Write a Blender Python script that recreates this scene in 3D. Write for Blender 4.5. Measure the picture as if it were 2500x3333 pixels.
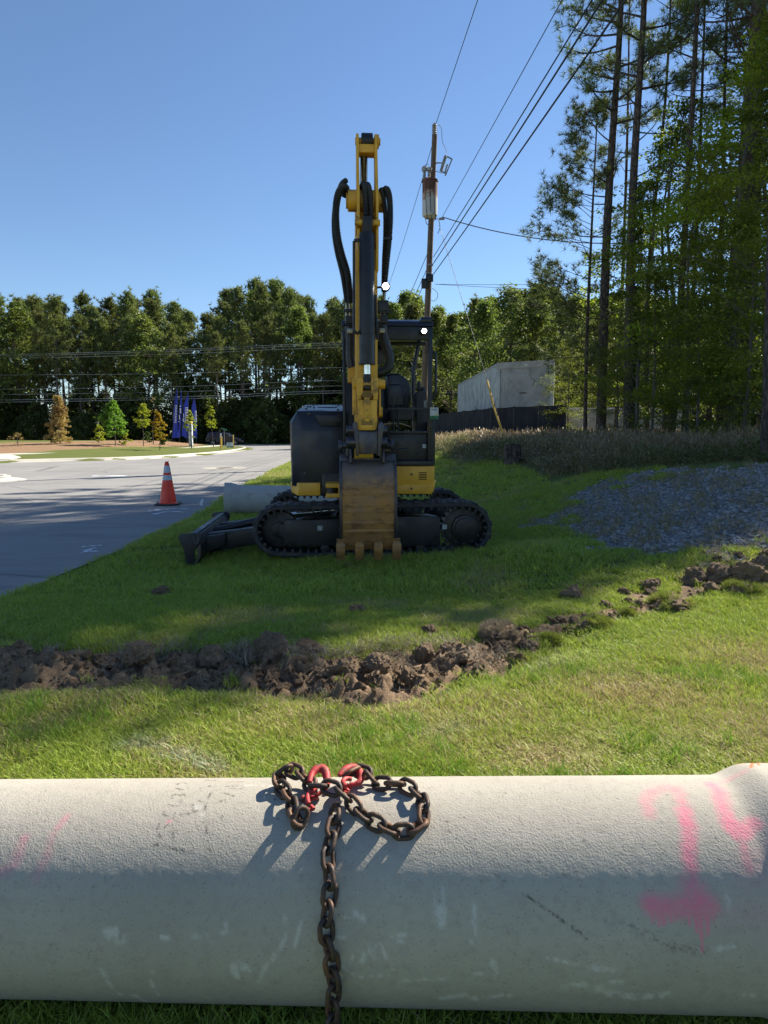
import bpy, bmesh, math, random
import numpy as np
from mathutils import Vector, Matrix
from math import radians, sin, cos, pi

for o in list(bpy.data.objects): bpy.data.objects.remove(o)
SC = bpy.context.scene
COL = SC.collection
random.seed(7); RNG = np.random.default_rng(11)

# ------------------------------------------------------------------ camera, sky, sun, exposure
F = 2222.0                       # focal length in photograph pixels (24 mm on a 36 mm long side)
PITCH = math.atan((1666.5-1408)/F)
CAMZ = 1.6
cam = bpy.data.cameras.new('camera'); camo = bpy.data.objects.new('camera', cam); COL.objects.link(camo)
cam.sensor_fit = 'VERTICAL'; cam.sensor_height = 36; cam.lens = 24; cam.clip_start = .05; cam.clip_end = 3000
camo.location = (0, 0, CAMZ); camo.rotation_euler = (pi/2-PITCH, 0, 0)
SC.camera = camo
SUN_AZ, SUN_EL = radians(52), radians(41)
W = bpy.data.worlds.new('World'); SC.world = W; W.use_nodes = True
wn = W.node_tree; bg = wn.nodes['Background']
sky = wn.nodes.new('ShaderNodeTexSky'); sky.sky_type = 'NISHITA'; sky.sun_disc = False
sky.sun_elevation = SUN_EL; sky.sun_rotation = SUN_AZ
sky.air_density = 1.0; sky.dust_density = 0.0; sky.ozone_density = 5.0; sky.altitude = 100
wn.links.new(sky.outputs[0], bg.inputs[0]); bg.inputs[1].default_value = 0.071
sl = bpy.data.lights.new('sun', 'SUN'); so = bpy.data.objects.new('sun', sl); COL.objects.link(so)
sl.energy = 5.0; sl.angle = radians(.5); sl.color = (1, .92, .79)
SUNV = Vector((sin(SUN_AZ)*cos(SUN_EL), cos(SUN_AZ)*cos(SUN_EL), sin(SUN_EL)))
so.rotation_euler = SUNV.to_track_quat('Z', 'Y').to_euler(); so.location = (30, 20, 40)
vs = SC.view_settings; vs.view_transform = 'Standard'; vs.look = 'None'; vs.exposure = 1.12; vs.gamma = 1

# ------------------------------------------------------------------ pixel <-> world helpers (photograph pixels)
CP, SP = cos(PITCH), sin(PITCH)
def ray(u, v):
    dx = (u-1250)/F; dv = (v-1666.5)/F
    return np.array([dx, CP-dv*SP, -SP-dv*CP])
def at(u, v, Y):
    d = ray(u, v); t = Y/d[1]
    return Vector((d[0]*t, Y, CAMZ+d[2]*t))

# ------------------------------------------------------------------ noise
def _h(ix, iy, s):
    n = (ix.astype(np.int64)*374761393 + iy.astype(np.int64)*668265263 + s*982451653) & 0x7fffffff
    n = ((n ^ (n >> 13))*1274126177) & 0x7fffffff
    return ((n ^ (n >> 16)) & 0xffff)/65535.0
def vnoise(x, y, s=0):
    x = np.asarray(x, float); y = np.asarray(y, float)
    ix = np.floor(x); iy = np.floor(y); fx = x-ix; fy = y-iy
    fx = fx*fx*(3-2*fx); fy = fy*fy*(3-2*fy)
    a = _h(ix, iy, s); b = _h(ix+1, iy, s); c = _h(ix, iy+1, s); d = _h(ix+1, iy+1, s)
    return (a*(1-fx)+b*fx)*(1-fy)+(c*(1-fx)+d*fx)*fy
def fbm(x, y, s=0, o=4):
    r = 0; a = .5
    for i in range(o):
        r = r+a*vnoise(x*2**i, y*2**i, s+i*17); a *= .5
    return r
def sstep(a, b, x):
    t = np.clip((np.asarray(x, float)-a)/(b-a), 0, 1); return t*t*(3-2*t)
def segdist(x, y, pts):
    d = np.full(np.shape(x), 1e9); par = np.zeros(np.shape(x)); acc = 0; side = np.zeros(np.shape(x))
    for (x0, y0), (x1, y1) in zip(pts[:-1], pts[1:]):
        vx, vy = x1-x0, y1-y0; L2 = vx*vx+vy*vy
        t = np.clip(((x-x0)*vx+(y-y0)*vy)/L2, 0, 1)
        dd = np.hypot(x-x0-t*vx, y-y0-t*vy)
        m = dd < d
        d = np.where(m, dd, d); par = np.where(m, acc+t*math.sqrt(L2), par)
        side = np.where(m, np.sign(vx*(y-y0)-vy*(x-x0)), side); acc += math.sqrt(L2)
    return d, par, side
def inpoly(x, y, P):
    c = np.zeros(np.shape(x), bool); n = len(P)
    for i in range(n):
        x0, y0 = P[i]; x1, y1 = P[(i+1) % n]
        if y0 == y1: continue
        m = ((y0 > y) != (y1 > y)) & (x < (x1-x0)*(y-y0)/(y1-y0)+x0)
        c ^= m
    return c
def smooth(pts, n=6):
    P = [Vector(p) for p in pts]; out = []
    for i in range(len(P)-1):
        p0 = P[max(i-1, 0)]; p1 = P[i]; p2 = P[i+1]; p3 = P[min(i+2, len(P)-1)]
        for k in range(n):
            t = k/n
            out.append(.5*((2*p1)+(p2-p0)*t+(2*p0-5*p1+4*p2-p3)*t*t+(3*p1-p0-3*p2+p3)*t**3))
    out.append(P[-1]); return out

# ------------------------------------------------------------------ object helpers
def prop(o, label=None, cat=None, group=None, kind=None):
    if label: o['label'] = label
    if cat: o['category'] = cat
    if group: o['group'] = group
    if kind: o['kind'] = kind
    return o
def empty(name, loc=(0, 0, 0), rz=0):
    o = bpy.data.objects.new(name, None); COL.objects.link(o); o.location = loc; o.rotation_euler = (0, 0, rz)
    o.empty_display_size = .1
    return o
def link(name, me, m=None, parent=None):
    o = bpy.data.objects.new(name, me); COL.objects.link(o)
    if m is not None and not len(me.materials): me.materials.append(m)
    if parent: o.parent = parent
    return o
def copy_tree(o, parent=None):
    c = o.copy(); COL.objects.link(c); c.parent = parent
    for ch in list(o.children): copy_tree(ch, c)
    return c
def np_mesh(name, V, Fc, mats=None):
    me = bpy.data.meshes.new(name); V = np.asarray(V, np.float32); Fc = np.asarray(Fc, np.int32); k = Fc.shape[1]
    me.vertices.add(len(V)); me.vertices.foreach_set('co', V.ravel())
    me.loops.add(Fc.size); me.loops.foreach_set('vertex_index', Fc.ravel())
    me.polygons.add(len(Fc)); me.polygons.foreach_set('loop_start', np.arange(0, Fc.size, k, dtype=np.int32))
    me.update(calc_edges=True)
    if mats: me.materials.append(mats)
    return me
class MB:
    def __init__(s): s.v = []; s.f = []
    def add(s, V, Fs):
        n = len(s.v); s.v += [tuple(p) for p in V]; s.f += [tuple(i+n for i in f) for f in Fs]; return s
    def box(s, x0, x1, y0, y1, z0, z1):
        V = [(x, y, z) for z in (z0, z1) for y in (y0, y1) for x in (x0, x1)]
        return s.add(V, [(0, 2, 3, 1), (4, 5, 7, 6), (0, 1, 5, 4), (2, 6, 7, 3), (0, 4, 6, 2), (1, 3, 7, 5)])
    def obox(s, p, q, w, h, up=(0, 0, 1)):
        p, q = Vector(p), Vector(q); d = (q-p).normalized(); r = d.cross(Vector(up))
        if r.length < 1e-4: r = d.cross(Vector((1, 0, 0)))
        r.normalize(); u = r.cross(d)
        V = [c+r*a*w/2+u*b*h/2 for c in (p, q) for a, b in ((-1, -1), (1, -1), (1, 1), (-1, 1))]
        return s.add(V, [(0, 1, 2, 3), (7, 6, 5, 4), (0, 4, 5, 1), (1, 5, 6, 2), (2, 6, 7, 3), (3, 7, 4, 0)])
    def prism(s, P, ax, a, b):
        def mk(p, t):
            return {'x': (t, p[0], p[1]), 'y': (p[0], t, p[1]), 'z': (p[0], p[1], t)}[ax]
        n = len(P); V = [mk(p, a) for p in P]+[mk(p, b) for p in P]
        return s.add(V, [tuple(range(n))[::-1], tuple(range(n, 2*n))]+[(i, (i+1) % n, n+(i+1) % n, n+i) for i in range(n)])
    def tube(s, pts, r, n=8, cap=True):
        P = [Vector(p) for p in pts]; m = len(P); R = r if hasattr(r, '__len__') else [r]*m
        T = [(P[min(i+1, m-1)]-P[max(i-1, 0)]).normalized() for i in range(m)]
        a = T[0].orthogonal().normalized(); V = []
        for i in range(m):
            a = (a-T[i]*a.dot(T[i]));
            if a.length < 1e-6: a = T[i].orthogonal()
            a.normalize(); b = T[i].cross(a)
            V += [P[i]+(a*cos(2*pi*k/n)+b*sin(2*pi*k/n))*R[i] for k in range(n)]
        Fs = [(i*n+k, i*n+(k+1) % n, (i+1)*n+(k+1) % n, (i+1)*n+k) for i in range(m-1) for k in range(n)]
        if cap: Fs += [tuple(range(n))[::-1], tuple(range((m-1)*n, m*n))]
        return s.add(V, Fs)
    def cyl(s, p, q, r, n=20, r2=None): return s.tube([p, q], [r, r if r2 is None else r2], n)
    def lathe(s, prof, n=24, c=(0, 0, 0)):
        V = [(c[0]+r*cos(2*pi*k/n), c[1]+r*sin(2*pi*k/n), c[2]+z) for r, z in prof for k in range(n)]
        m = len(prof)
        Fs = [(i*n+k, i*n+(k+1) % n, (i+1)*n+(k+1) % n, (i+1)*n+k) for i in range(m-1) for k in range(n)]
        Fs += [tuple(range(n))[::-1], tuple(range((m-1)*n, m*n))]
        return s.add(V, Fs)
    def hull(s, pts):
        bm = bmesh.new(); [bm.verts.new(p) for p in pts]
        r = bmesh.ops.convex_hull(bm, input=bm.verts)
        bmesh.ops.delete(bm, geom=list({g for g in r['geom_interior']+r['geom_unused'] if isinstance(g, bmesh.types.BMVert)}), context='VERTS')
        bmesh.ops.dissolve_limit(bm, angle_limit=.02, verts=bm.verts, edges=bm.edges)
        bm.verts.index_update(); bm.normal_update()
        s.add([v.co for v in bm.verts], [[v.index for v in f.verts] for f in bm.faces]); bm.free(); return s
    def mesh(s, name, bevel=0, sharp=35, segs=2):
        me = bpy.data.meshes.new(name); me.from_pydata(s.v, [], s.f); me.validate()
        bm = bmesh.new(); bm.from_mesh(me); bmesh.ops.recalc_face_normals(bm, faces=bm.faces)
        if bevel:
            e = [e for e in bm.edges if len(e.link_faces) == 2 and e.calc_face_angle(0) > .35]
            bmesh.ops.bevel(bm, geom=e, offset=bevel, segments=segs, affect='EDGES', profile=.6, clamp_overlap=True)
        bm.to_mesh(me); bm.free()
        me.shade_smooth(); me.set_sharp_from_angle(angle=radians(sharp))
        return me
    def build(s, name, m, parent=None, bevel=0, sharp=35, segs=2):
        return link(name, s.mesh(name, bevel, sharp, segs), m, parent)

# ------------------------------------------------------------------ materials
class NT:
    def __init__(s, name):
        s.m = bpy.data.materials.new(name); s.m.use_nodes = True; s.t = s.m.node_tree
        s.b = s.t.nodes['Principled BSDF']; s.out = s.t.nodes['Material Output']
    def n(s, typ, **k):
        x = s.t.nodes.new('ShaderNode'+typ)
        for a, b in k.items():
            if a.startswith('i_'):
                key = a[2:].replace('_', ' '); x.inputs[int(key) if key.isdigit() else key].default_value = b
            else: setattr(x, a, b)
        return x
    def l(s, a, b): s.t.links.new(a, b)
    def noise(s, scale, detail=4, vec=None, rough=.55, dist=0):
        x = s.n('TexNoise', i_Scale=scale, i_Detail=detail, i_Roughness=rough, i_Distortion=dist)
        s.l(vec if vec is not None else s.coord(), x.inputs['Vector']); return x.outputs['Fac']
    def coord(s, w='Object'):
        if not hasattr(s, '_c'): s._c = s.n('TexCoord')
        return s._c.outputs[w]
    def ramp(s, fac, stops):
        r = s.n('ValToRGB'); e = r.color_ramp.elements
        while len(e) < len(stops): e.new(.5)
        for q, (p, c) in zip(e, stops): q.position = p; q.color = (*c, 1) if len(c) == 3 else c
        s.l(fac, r.inputs[0]); return r.outputs[0]
    def rampv(s, fac, a, b, va=0, vb=1):
        r = s.n('MapRange', i_1=a, i_2=b, i_3=va, i_4=vb); s.l(fac, r.inputs[0]); return r.outputs[0]
    def mix(s, fac, a, b, blend='MIX'):
        x = s.n('Mix', data_type='RGBA', blend_type=blend)
        for v, i in ((fac, 0), (a, 6), (b, 7)):
            if isinstance(v, (int, float)): x.inputs[i].default_value = v
            elif isinstance(v, tuple): x.inputs[i].default_value = (*v, 1)
            else: s.l(v, x.inputs[i])
        return x.outputs[2]
    def math(s, op, a, b=0.0):
        x = s.n('Math', operation=op)
        for v, i in ((a, 0), (b, 1)):
            if isinstance(v, (int, float)): x.inputs[i].default_value = v
            else: s.l(v, x.inputs[i])
        return x.outputs[0]
    def attr(s, name, typ='GEOMETRY', out='Fac'):
        return s.n('Attribute', attribute_name=name, attribute_type=typ).outputs[out]
    def col(s, c):
        if isinstance(c, tuple): s.b.inputs['Base Color'].default_value = (*c, 1)
        else: s.l(c, s.b.inputs['Base Color'])
    def rough(s, r):
        if isinstance(r, (int, float)): s.b.inputs['Roughness'].default_value = r
        else: s.l(r, s.b.inputs['Roughness'])
    def bump(s, h, strength=.3, dist=.01, prev=None):
        b = s.n('Bump', i_Strength=strength, i_Distance=dist); s.l(h, b.inputs['Height'])
        if prev is not None: s.l(prev, b.inputs['Normal'])
        s.l(b.outputs[0], s.b.inputs['Normal']); return b.outputs[0]
def mat(name, c, c2=None, scale=6, rough=.5, metal=0, bump=0, bscale=60, bdist=.005, detail=5, lo=.35, hi=.65, spec=.5, dirt=None, dirtscale=3, dlo=.55, dhi=.75, rvar=.15):
    t = NT(name); f = t.noise(scale, detail)
    col = t.mix(t.rampv(f, lo, hi), c, c2) if c2 else c
    if dirt:
        g = t.noise(dirtscale, 6, rough=.65); col = t.mix(t.rampv(g, dlo, dhi), col, dirt)
    t.col(col); t.rough(t.rampv(f, .3, .7, max(rough-rvar, .05), min(rough+rvar, 1)))
    t.b.inputs['Metallic'].default_value = metal; t.b.inputs['Specular IOR Level'].default_value = spec
    if bump: t.bump(t.noise(bscale, 4), bump, bdist)
    return t.m
def leafmat(name, ca, cb, trans=.35, scale=1.2, rough=.5, rnd=True):
    t = NT(name); f = t.noise(scale, 3)
    col = t.mix(t.rampv(f, .35, .65), ca, cb)
    if rnd:
        oi = t.n('ObjectInfo'); hs = t.n('HueSaturation'); t.l(col, hs.inputs['Color'])
        t.l(t.rampv(oi.outputs['Random'], 0, 1, .75, 1.25), hs.inputs['Value']); t.l(t.rampv(oi.outputs['Random'], 0, 1, .485, .515), hs.inputs['Hue']); col = hs.outputs[0]
    t.col(col); t.rough(rough); t.b.inputs['Specular IOR Level'].default_value = .3
    tr = t.n('BsdfTranslucent'); t.l(t.mix(.5, col, (.5, .6, .05), 'OVERLAY'), tr.inputs[0])
    mx = t.n('MixShader', i_0=trans); t.l(t.b.outputs[0], mx.inputs[1]); t.l(tr.outputs[0], mx.inputs[2]); t.l(mx.outputs[0], t.out.inputs[0])
    return t.m
# ------------------------------------------------------------------ layout of the ground (metres)
KERB = [(-34, 31), (-26, 33.5), (-20.5, 36.3), (-18.4, 38.2), (-15.6, 40.6), (-14, 44), (-12.9, 51), (-12.8, 58.4), (-13.5, 67), (-15.5, 73), (-20, 77), (-28, 79.3), (-60, 80), (-140, 80)]
KERB_S = [(p.x, p.y) for p in smooth([(x, y, 0) for x, y in KERB], 6)]
REDGE = [(-3.95, -12), (-3.85, 0), (-3.7, 6.4), (-3.6, 12.6), (-4.0, 17.4), (-4.5, 26), (-4.9, 33), (-5.2, 45), (-5.4, 60), (-4.8, 72), (-2, 78), (4, 80)]
REDGE_S = [(p.x, p.y) for p in smooth([(x, y, 0) for x, y in REDGE], 6)]
ROAD_POLY = REDGE_S+[(140, 80), (140, 93), (-140, 93)]+KERB_S[::-1]+[(-60, 30), (-60, -12)]
WALK = [(-60, 36), (-32, 40.2), (-25.6, 45), (-22.8, 52), (-20.3, 60), (-18.6, 70), (-19, 77)]
TRENCH = [(-4.2, 4.35), (-2.6, 4.45), (-1.5, 4.5), (-.8, 4.45), (-.15, 4.25), (.35, 4.45), (.75, 4.85), (1.15, 5.2)]
GRAVEL = [(3.1, 7.0), (2.3, 8.6), (2.2, 10.2), (2.6, 12.2), (3.3, 13.5), (5, 13.6), (7, 12.6), (14, 12.4), (14, 7.6), (6.4, 7.4), (4.6, 6.9)]
WEEDLINE = [(12, 12.2), (7, 12.6), (5, 13.6), (3.6, 15.5), (3.0, 18.5), (2.6, 22), (2.0, 26), (1.2, 34), (.5, 60)]
def ground_z(x, y, detail=True):
    x = np.asarray(x, float); y = np.asarray(y, float)
    xa = np.interp(y, [0, 4, 8, 12, 24, 40], [3.2, 2.4, .9, .8, .3, -.5])
    xb = np.interp(y, [0, 4, 8, 13, 24, 34, 60], [14, 12, 9.5, 7.3, 3.6, 2.2, 1.5])
    z = 1.05*sstep(0, 1, (x-xa)/(xb-xa))*(1-sstep(55, 75, y))
    z = z + .05*np.clip(x, -3, 2.5)*(1-sstep(2.2, 4.2, y))
    z = z + .17*np.exp(-((x-1.75)**2+((y-7.9)*.9)**2)/.7)                  # bank beside the machine
    z = z - .13*np.exp(-((x+2.35)**2/1.2+(y-8.1)**2/1.6))                    # hollow under the blade
    z = z - .04*np.exp(-(x-.1)**2/1.5)*sstep(5, 6.5, y)*(1-sstep(26, 34, y))*(1-np.exp(-((x+.2)**2+(y-9.7)**2)/2.5))
    road = inpoly(x, y, ROAD_POLY)
    d, _, _ = segdist(x, y, REDGE_S)
    verge = .035*sstep(0, .5, d)
    behind = (y > 30) & (x < -10) & ~road & (y < 82)
    z = z+np.where(road, -.014, np.where(behind, .13, verge))
    z = z+np.where(behind, .62*sstep(-17, -27, x)*sstep(44, 62, y)*(1-sstep(76, 82, y)), 0)
    if detail:
        dt, par, side = segdist(x, y, TRENCH)
        n1 = fbm(x*3.1, y*3.1, 3); n2 = fbm(x*9, y*9, 5); n3 = fbm(x*22, y*22, 8)
        w = np.exp(-(dt/.33)**2)*(1-sstep(5.0, 5.5, par)*.5)*(.55+.45*sstep(0, 2.2, par))
        z = z + w*(-.015+.17*(n1-.36)+.26*np.abs(n2-.47)*2-.09+.16*(n3-.5))
        z = z - .07*np.exp(-((dt-.36)/.13)**2)*(side < 0)*(.5+n1)*(1-road)
        z = z + np.where(road, 0, .02*(fbm(x*.9, y*.9, 31)-.5)+.012*(n1-.5))
    return z
def gz(x, y):
    i = min(max(int(np.searchsorted(xs, x))-1, 0), len(xs)-2); j = min(max(int(np.searchsorted(ys, y))-1, 0), len(ys)-2)
    fx = (x-xs[i])/(xs[i+1]-xs[i]); fy = (y-ys[j])/(ys[j+1]-ys[j]); G = gzv2
    return float((G[j, i]*(1-fx)+G[j, i+1]*fx)*(1-fy)+(G[j+1, i]*(1-fx)+G[j+1, i+1]*fx)*fy)
def hit(u, v, dz=0):
    d = ray(u, v); lo = 1.0; t = 1.0
    while t < 300:
        p = np.array([0, 0, CAMZ])+d*t
        if p[2] <= gz(p[0], p[1])+dz: break
        lo = t; t *= 1.02
    hi = t
    for _ in range(18):
        m = (lo+hi)/2; p = np.array([0, 0, CAMZ])+d*m
        if p[2] <= gz(p[0], p[1])+dz: hi = m
        else: lo = m
    p = np.array([0, 0, CAMZ])+d*hi
    return Vector((p[0], p[1], gz(p[0], p[1])))
def soil_mask(x, y):
    dt, par, side = segdist(x, y, TRENCH)
    n = fbm(x*4, y*4, 3)
    return np.maximum(sstep(.0, .2, .40-dt+(n-.45)*.55-.22*sstep(4.9, 5.5, par)), soil_ext(x, y))
EXT = [(1.1, 5.15), (1.9, 5.7), (2.9, 6.4), (4.8, 7.5)]
def soil_ext(x, y):
    d, par, _ = segdist(x, y, EXT); return sstep(0, .2, .30-d+(fbm(x*3.3, y*3.3, 13)-.52)*1.1)
def dry_mask(x, y):
    n = fbm(x*.55+3, y*.55, 41); n2 = fbm(x*1.9, y*1.9, 43)
    d = sstep(.52, .68, n*.6+n2*.45)*.45
    spots = [(1.55, 3.95, .5), (2.0, 3.3, .55), (.05, 3.75, .35), (-.85, 2.9, .25), (2.6, 4.6, .5), (-.3, 2.75, .3), (.75, 3.1, .3), (-2.3, 3.1, .4)]
    for a, b, r in spots:
        d = np.maximum(d, np.exp(-((x-a)**2+((y-b)*1.2)**2)/r**2)*(.15+1.1*n2))
    return np.clip(d, 0, 1)
def gravel_mask(x, y):
    ins = inpoly(x, y, GRAVEL); d, _, _ = segdist(x, y, GRAVEL+[GRAVEL[0]])
    sd = np.where(ins, d, -d)
    return sstep(-.3, .45, sd+(fbm(x*1.6, y*1.6, 61)-.5)*2.6+(fbm(x*5, y*5, 63)-.5)*1.3-.15)
def weed_mask(x, y):
    d, _, side = segdist(x, y, WEEDLINE)
    return sstep(-.4, .8, np.where(side < 0, d, -d)+(fbm(x*.8, y*.8, 71)-.5)*1.2)
def mulch_mask(x, y):
    d, _, side = segdist(x, y, WALK)
    return ((side > 0) & (d > .9) & (y < 78) & (y > 36) & (x < -17)).astype(float)*sstep(.2, .5, .45+.4*(fbm(x*.3, y*.3, 81)-.4)-sstep(9, 16, d)*.5)

xs = np.unique(np.round(np.concatenate([np.arange(-4.6, 5.6, .045), np.arange(-8, 12, .2), np.arange(-70, 40, .9), np.arange(-400, 400, 20.)]), 3))
ys = np.unique(np.round(np.concatenate([np.arange(1.2, 9.2, .05), np.arange(3.7, 5.9, .03), np.arange(-3, 16, .2), np.arange(16, 34, .5), np.arange(34, 110, .9), np.arange(-60, 900, 20.)]), 3))
GX, GY = np.meshgrid(xs, ys); gx, gy = GX.ravel(), GY.ravel()
gzv = ground_z(gx, gy); gzv2 = gzv.reshape(GX.shape)
idx = np.arange(len(gx)).reshape(GX.shape)
quads = np.stack([idx[:-1, :-1], idx[:-1, 1:], idx[1:, 1:], idx[1:, :-1]], -1).reshape(-1, 4)
gm = np_mesh('ground', np.stack([gx, gy, gzv], 1), quads)
for nm, fn in (('soil', soil_mask), ('dry', dry_mask), ('gravel', gravel_mask), ('weed', weed_mask), ('mulch', mulch_mask)):
    a = gm.attributes.new(nm, 'FLOAT', 'POINT'); a.data.foreach_set('value', np.asarray(fn(gx, gy), np.float32))
gm.shade_smooth()
t = NT('lawn_ground')
n1 = t.noise(1.7, 5); n2 = t.noise(14, 6); n3 = t.noise(90, 4); n4 = t.noise(230, 3)
lawn = t.mix(t.rampv(n2, .35, .65), (.10, .15, .026), (.15, .20, .036))
lawn = t.mix(t.rampv(n3, .45, .7), lawn, (.09, .105, .03))
lawn = t.mix(.35, lawn, (.10, .085, .035))
lawn = t.mix(t.rampv(t.math('ADD', t.attr('dry'), t.math('MULTIPLY', t.math('SUBTRACT', n2, .5), .8)), .3, .8), lawn, (.27, .215, .10))
weed = t.mix(t.rampv(n2, .4, .6), (.055, .06, .022), (.13, .10, .05))
lawn = t.mix(t.attr('weed'), lawn, weed)
soil = t.mix(t.rampv(n2, .35, .65), (.10, .065, .04), (.22, .15, .092)); soil = t.mix(t.rampv(n4, .4, .75), soil, (.32, .235, .155))
m1 = t.math('ADD', t.attr('soil'), t.math('MULTIPLY', t.math('SUBTRACT', n3, .5), 1.1))
c = t.mix(t.rampv(m1, .38, .55), lawn, soil)
vor = t.n('TexVoronoi', i_Scale=26); t.l(t.coord(), vor.inputs['Vector'])
grv = t.mix(t.rampv(vor.outputs['Color'], .2, .8), (.12, .122, .126), (.30, .298, .295)); grv = t.mix(t.rampv(n1, .45, .62), grv, (.20, .17, .12))
m2 = t.math('ADD', t.attr('gravel'), t.math('MULTIPLY', t.math('SUBTRACT', n3, .5), .9))
c = t.mix(t.rampv(m2, .4, .6), c, grv)
mul = t.mix(t.rampv(n3, .35, .65), (.15, .085, .045), (.36, .235, .14))
c = t.mix(t.attr('mulch'), c, mul)
t.col(c); t.rough(.95); t.b.inputs['Specular IOR Level'].default_value = .15
h = t.math('ADD', t.math('MULTIPLY', n3, .6), t.math('MULTIPLY', vor.outputs['Distance'], t.math('MULTIPLY', t.attr('gravel'), -1.5)))
b1 = t.bump(h, .7, .03); t.bump(n4, .5, .008, b1)
ground = prop(link('ground', gm, t.m), 'lawn, bank and verge rising to the right of the road', kind='structure')

# ------------------------------------------------------------------ road, kerb, walk, markings
def sheet(name, poly, z, m, label):
    from mathutils.geometry import tessellate_polygon
    tr = tessellate_polygon([[Vector((x, y, 0)) for x, y in poly]]); me = bpy.data.meshes.new(name)
    me.from_pydata([(x, y, z) for x, y in poly], [], [tuple(q) for q in tr])
    bm = bmesh.new(); bm.from_mesh(me); bm.normal_update()
    bmesh.ops.reverse_faces(bm, faces=[f for f in bm.faces if f.normal.z < 0]); bm.to_mesh(me); bm.free()
    return prop(link(name, me, m), label, kind='structure')
t = NT('asphalt'); a1 = t.noise(.35, 5); a2 = t.noise(60, 3); a3 = t.noise(240, 2)
mp = t.n('Mapping', i_Scale=(.25, 1.6, 1)); t.l(t.coord(), mp.inputs[0]); a4 = t.noise(1.1, 6, mp.outputs[0], .65)
c = t.mix(t.rampv(a1, .3, .7), (.20, .196, .19), (.27, .262, .25)); c = t.mix(t.rampv(a4, .52, .66, 0, .65), c, (.155, .153, .15))
c = t.mix(t.rampv(a3, .55, .75, 0, .6), c, (.34, .33, .32)); c = t.mix(t.rampv(a2, .58, .75, 0, .5), c, (.09, .09, .095))
ck = t.n('TexVoronoi', feature='DISTANCE_TO_EDGE', i_Scale=.22); wq = t.n('TexNoise', i_Scale=.9, i_Detail=5); t.l(t.coord(), wq.inputs['Vector']); t.l(t.mix(.04, t.coord(), wq.outputs['Color']), ck.inputs['Vector'])
c = t.mix(t.rampv(ck.outputs['Distance'], .0, .006, .75, 0), c, (.05, .05, .05))
c = t.mix(t.rampv(t.noise(.8, 6, rough=.7), .6, .72, 0, .55), c, (.30, .285, .26))
t.col(c); t.rough(.85); t.bump(a3, .5, .006); M_ASPH = t.m
sheet('road', ROAD_POLY, 0.0, M_ASPH, 'pale worn asphalt road and cross street')
M_CONC = mat('kerb_concrete', (.46, .43, .37), (.56, .53, .46), 1.3, .85, 0, .3, 80)
def sweep(name, path, prof, m, label, parent=None, kind='structure'):
    P = [Vector((x, y, 0)) for x, y in path]; V = []; n = len(prof)
    for i, p in enumerate(P):
        d = (P[min(i+1, len(P)-1)]-P[max(i-1, 0)]).normalized(); r = Vector((-d.y, d.x, 0))
        V += [p+r*a+Vector((0, 0, b)) for a, b in prof]
    Fs = [(i*n+k, i*n+(k+1) % n, (i+1)*n+(k+1) % n, (i+1)*n+k) for i in range(len(P)-1) for k in range(n)]
    Fs += [tuple(range(n)), tuple(range((len(P)-1)*n, len(P)*n))[::-1]]
    o = MB().add(V, Fs).build(name, m, parent, 0, 30)
    if not parent: prop(o, label, kind=kind)
    return o
KP = [(-.45, -.02), (-.45, .012), (-.02, .03), (.02, .13), (.05, .155), (.22, .16), (.22, -.02)]
sweep('kerb', KERB_S, KP, M_CONC, 'concrete kerb and gutter curving along the far side of the road')
WALK_S = [(p.x, p.y) for p in smooth([(x, y, 0) for x, y in WALK], 6)]
sweep('sidewalk', WALK_S, [(-.8, 0), (-.8, .19), (.8, .19), (.8, 0)], M_CONC, 'narrow concrete path between the grass strip and mulch bed')
isl = [(-30, 21.3), (-15, 21.6), (-13.1, 22.2), (-12.6, 22.9), (-13.1, 23.6), (-15, 24.1), (-30, 24.4)]
isl = [(p.x, p.y) for p in smooth([(x, y, 0) for x, y in isl], 5)]
sweep('kerb', isl, KP, M_CONC, 'rounded concrete kerb nose at the left edge of the road')
sheet('traffic_island', isl, .135, M_CONC, 'concrete infill of the kerbed nose at the left edge of the road')
# ramp slab with yellow tactile paving
def flat_box(name, poly, z0, z1, m, label, cat=None, kind=None, parent=None):
    b = MB().prism(poly, 'z', z0, z1).build(name, m, parent, 0)
    return prop(b, label, cat, None, kind)
M_TACT = mat('tactile_yellow', (.72, .46, .05), (.62, .38, .04), 5, .7)
rp = flat_box('kerb_ramp', [(-27, 33.7), (-20.2, 37.0), (-21.5, 40.5), (-24.5, 45.0), (-27, 44.4), (-31, 40)], .02, .175, M_CONC, 'concrete kerb ramp joining the path at the far left', kind='structure')
tp = flat_box('tactile_paving', [(-25.6, 34.1), (-21.6, 35.95), (-22.0, 36.8), (-26, 35.0)], .165, .19, M_TACT, 'yellow tactile paving slab on the ramp at the far left', 'tactile paving')
bmn = MB()
for i in range(22):
    for j in range(4):
        a = Vector((-25.6, 34.1)).lerp(Vector((-21.6, 35.95)), (i+.5)/22); b = Vector((-26, 35.0)).lerp(Vector((-22.0, 36.8)), (i+.5)/22); p = a.lerp(b, (j+.5)/4)
        bmn.lathe([(.05, 0), (.03, .012)], 6, (p.x, p.y, .19))
o = bmn.build('domes', M_TACT, tp); o['kind'] = 'stuff'
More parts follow.
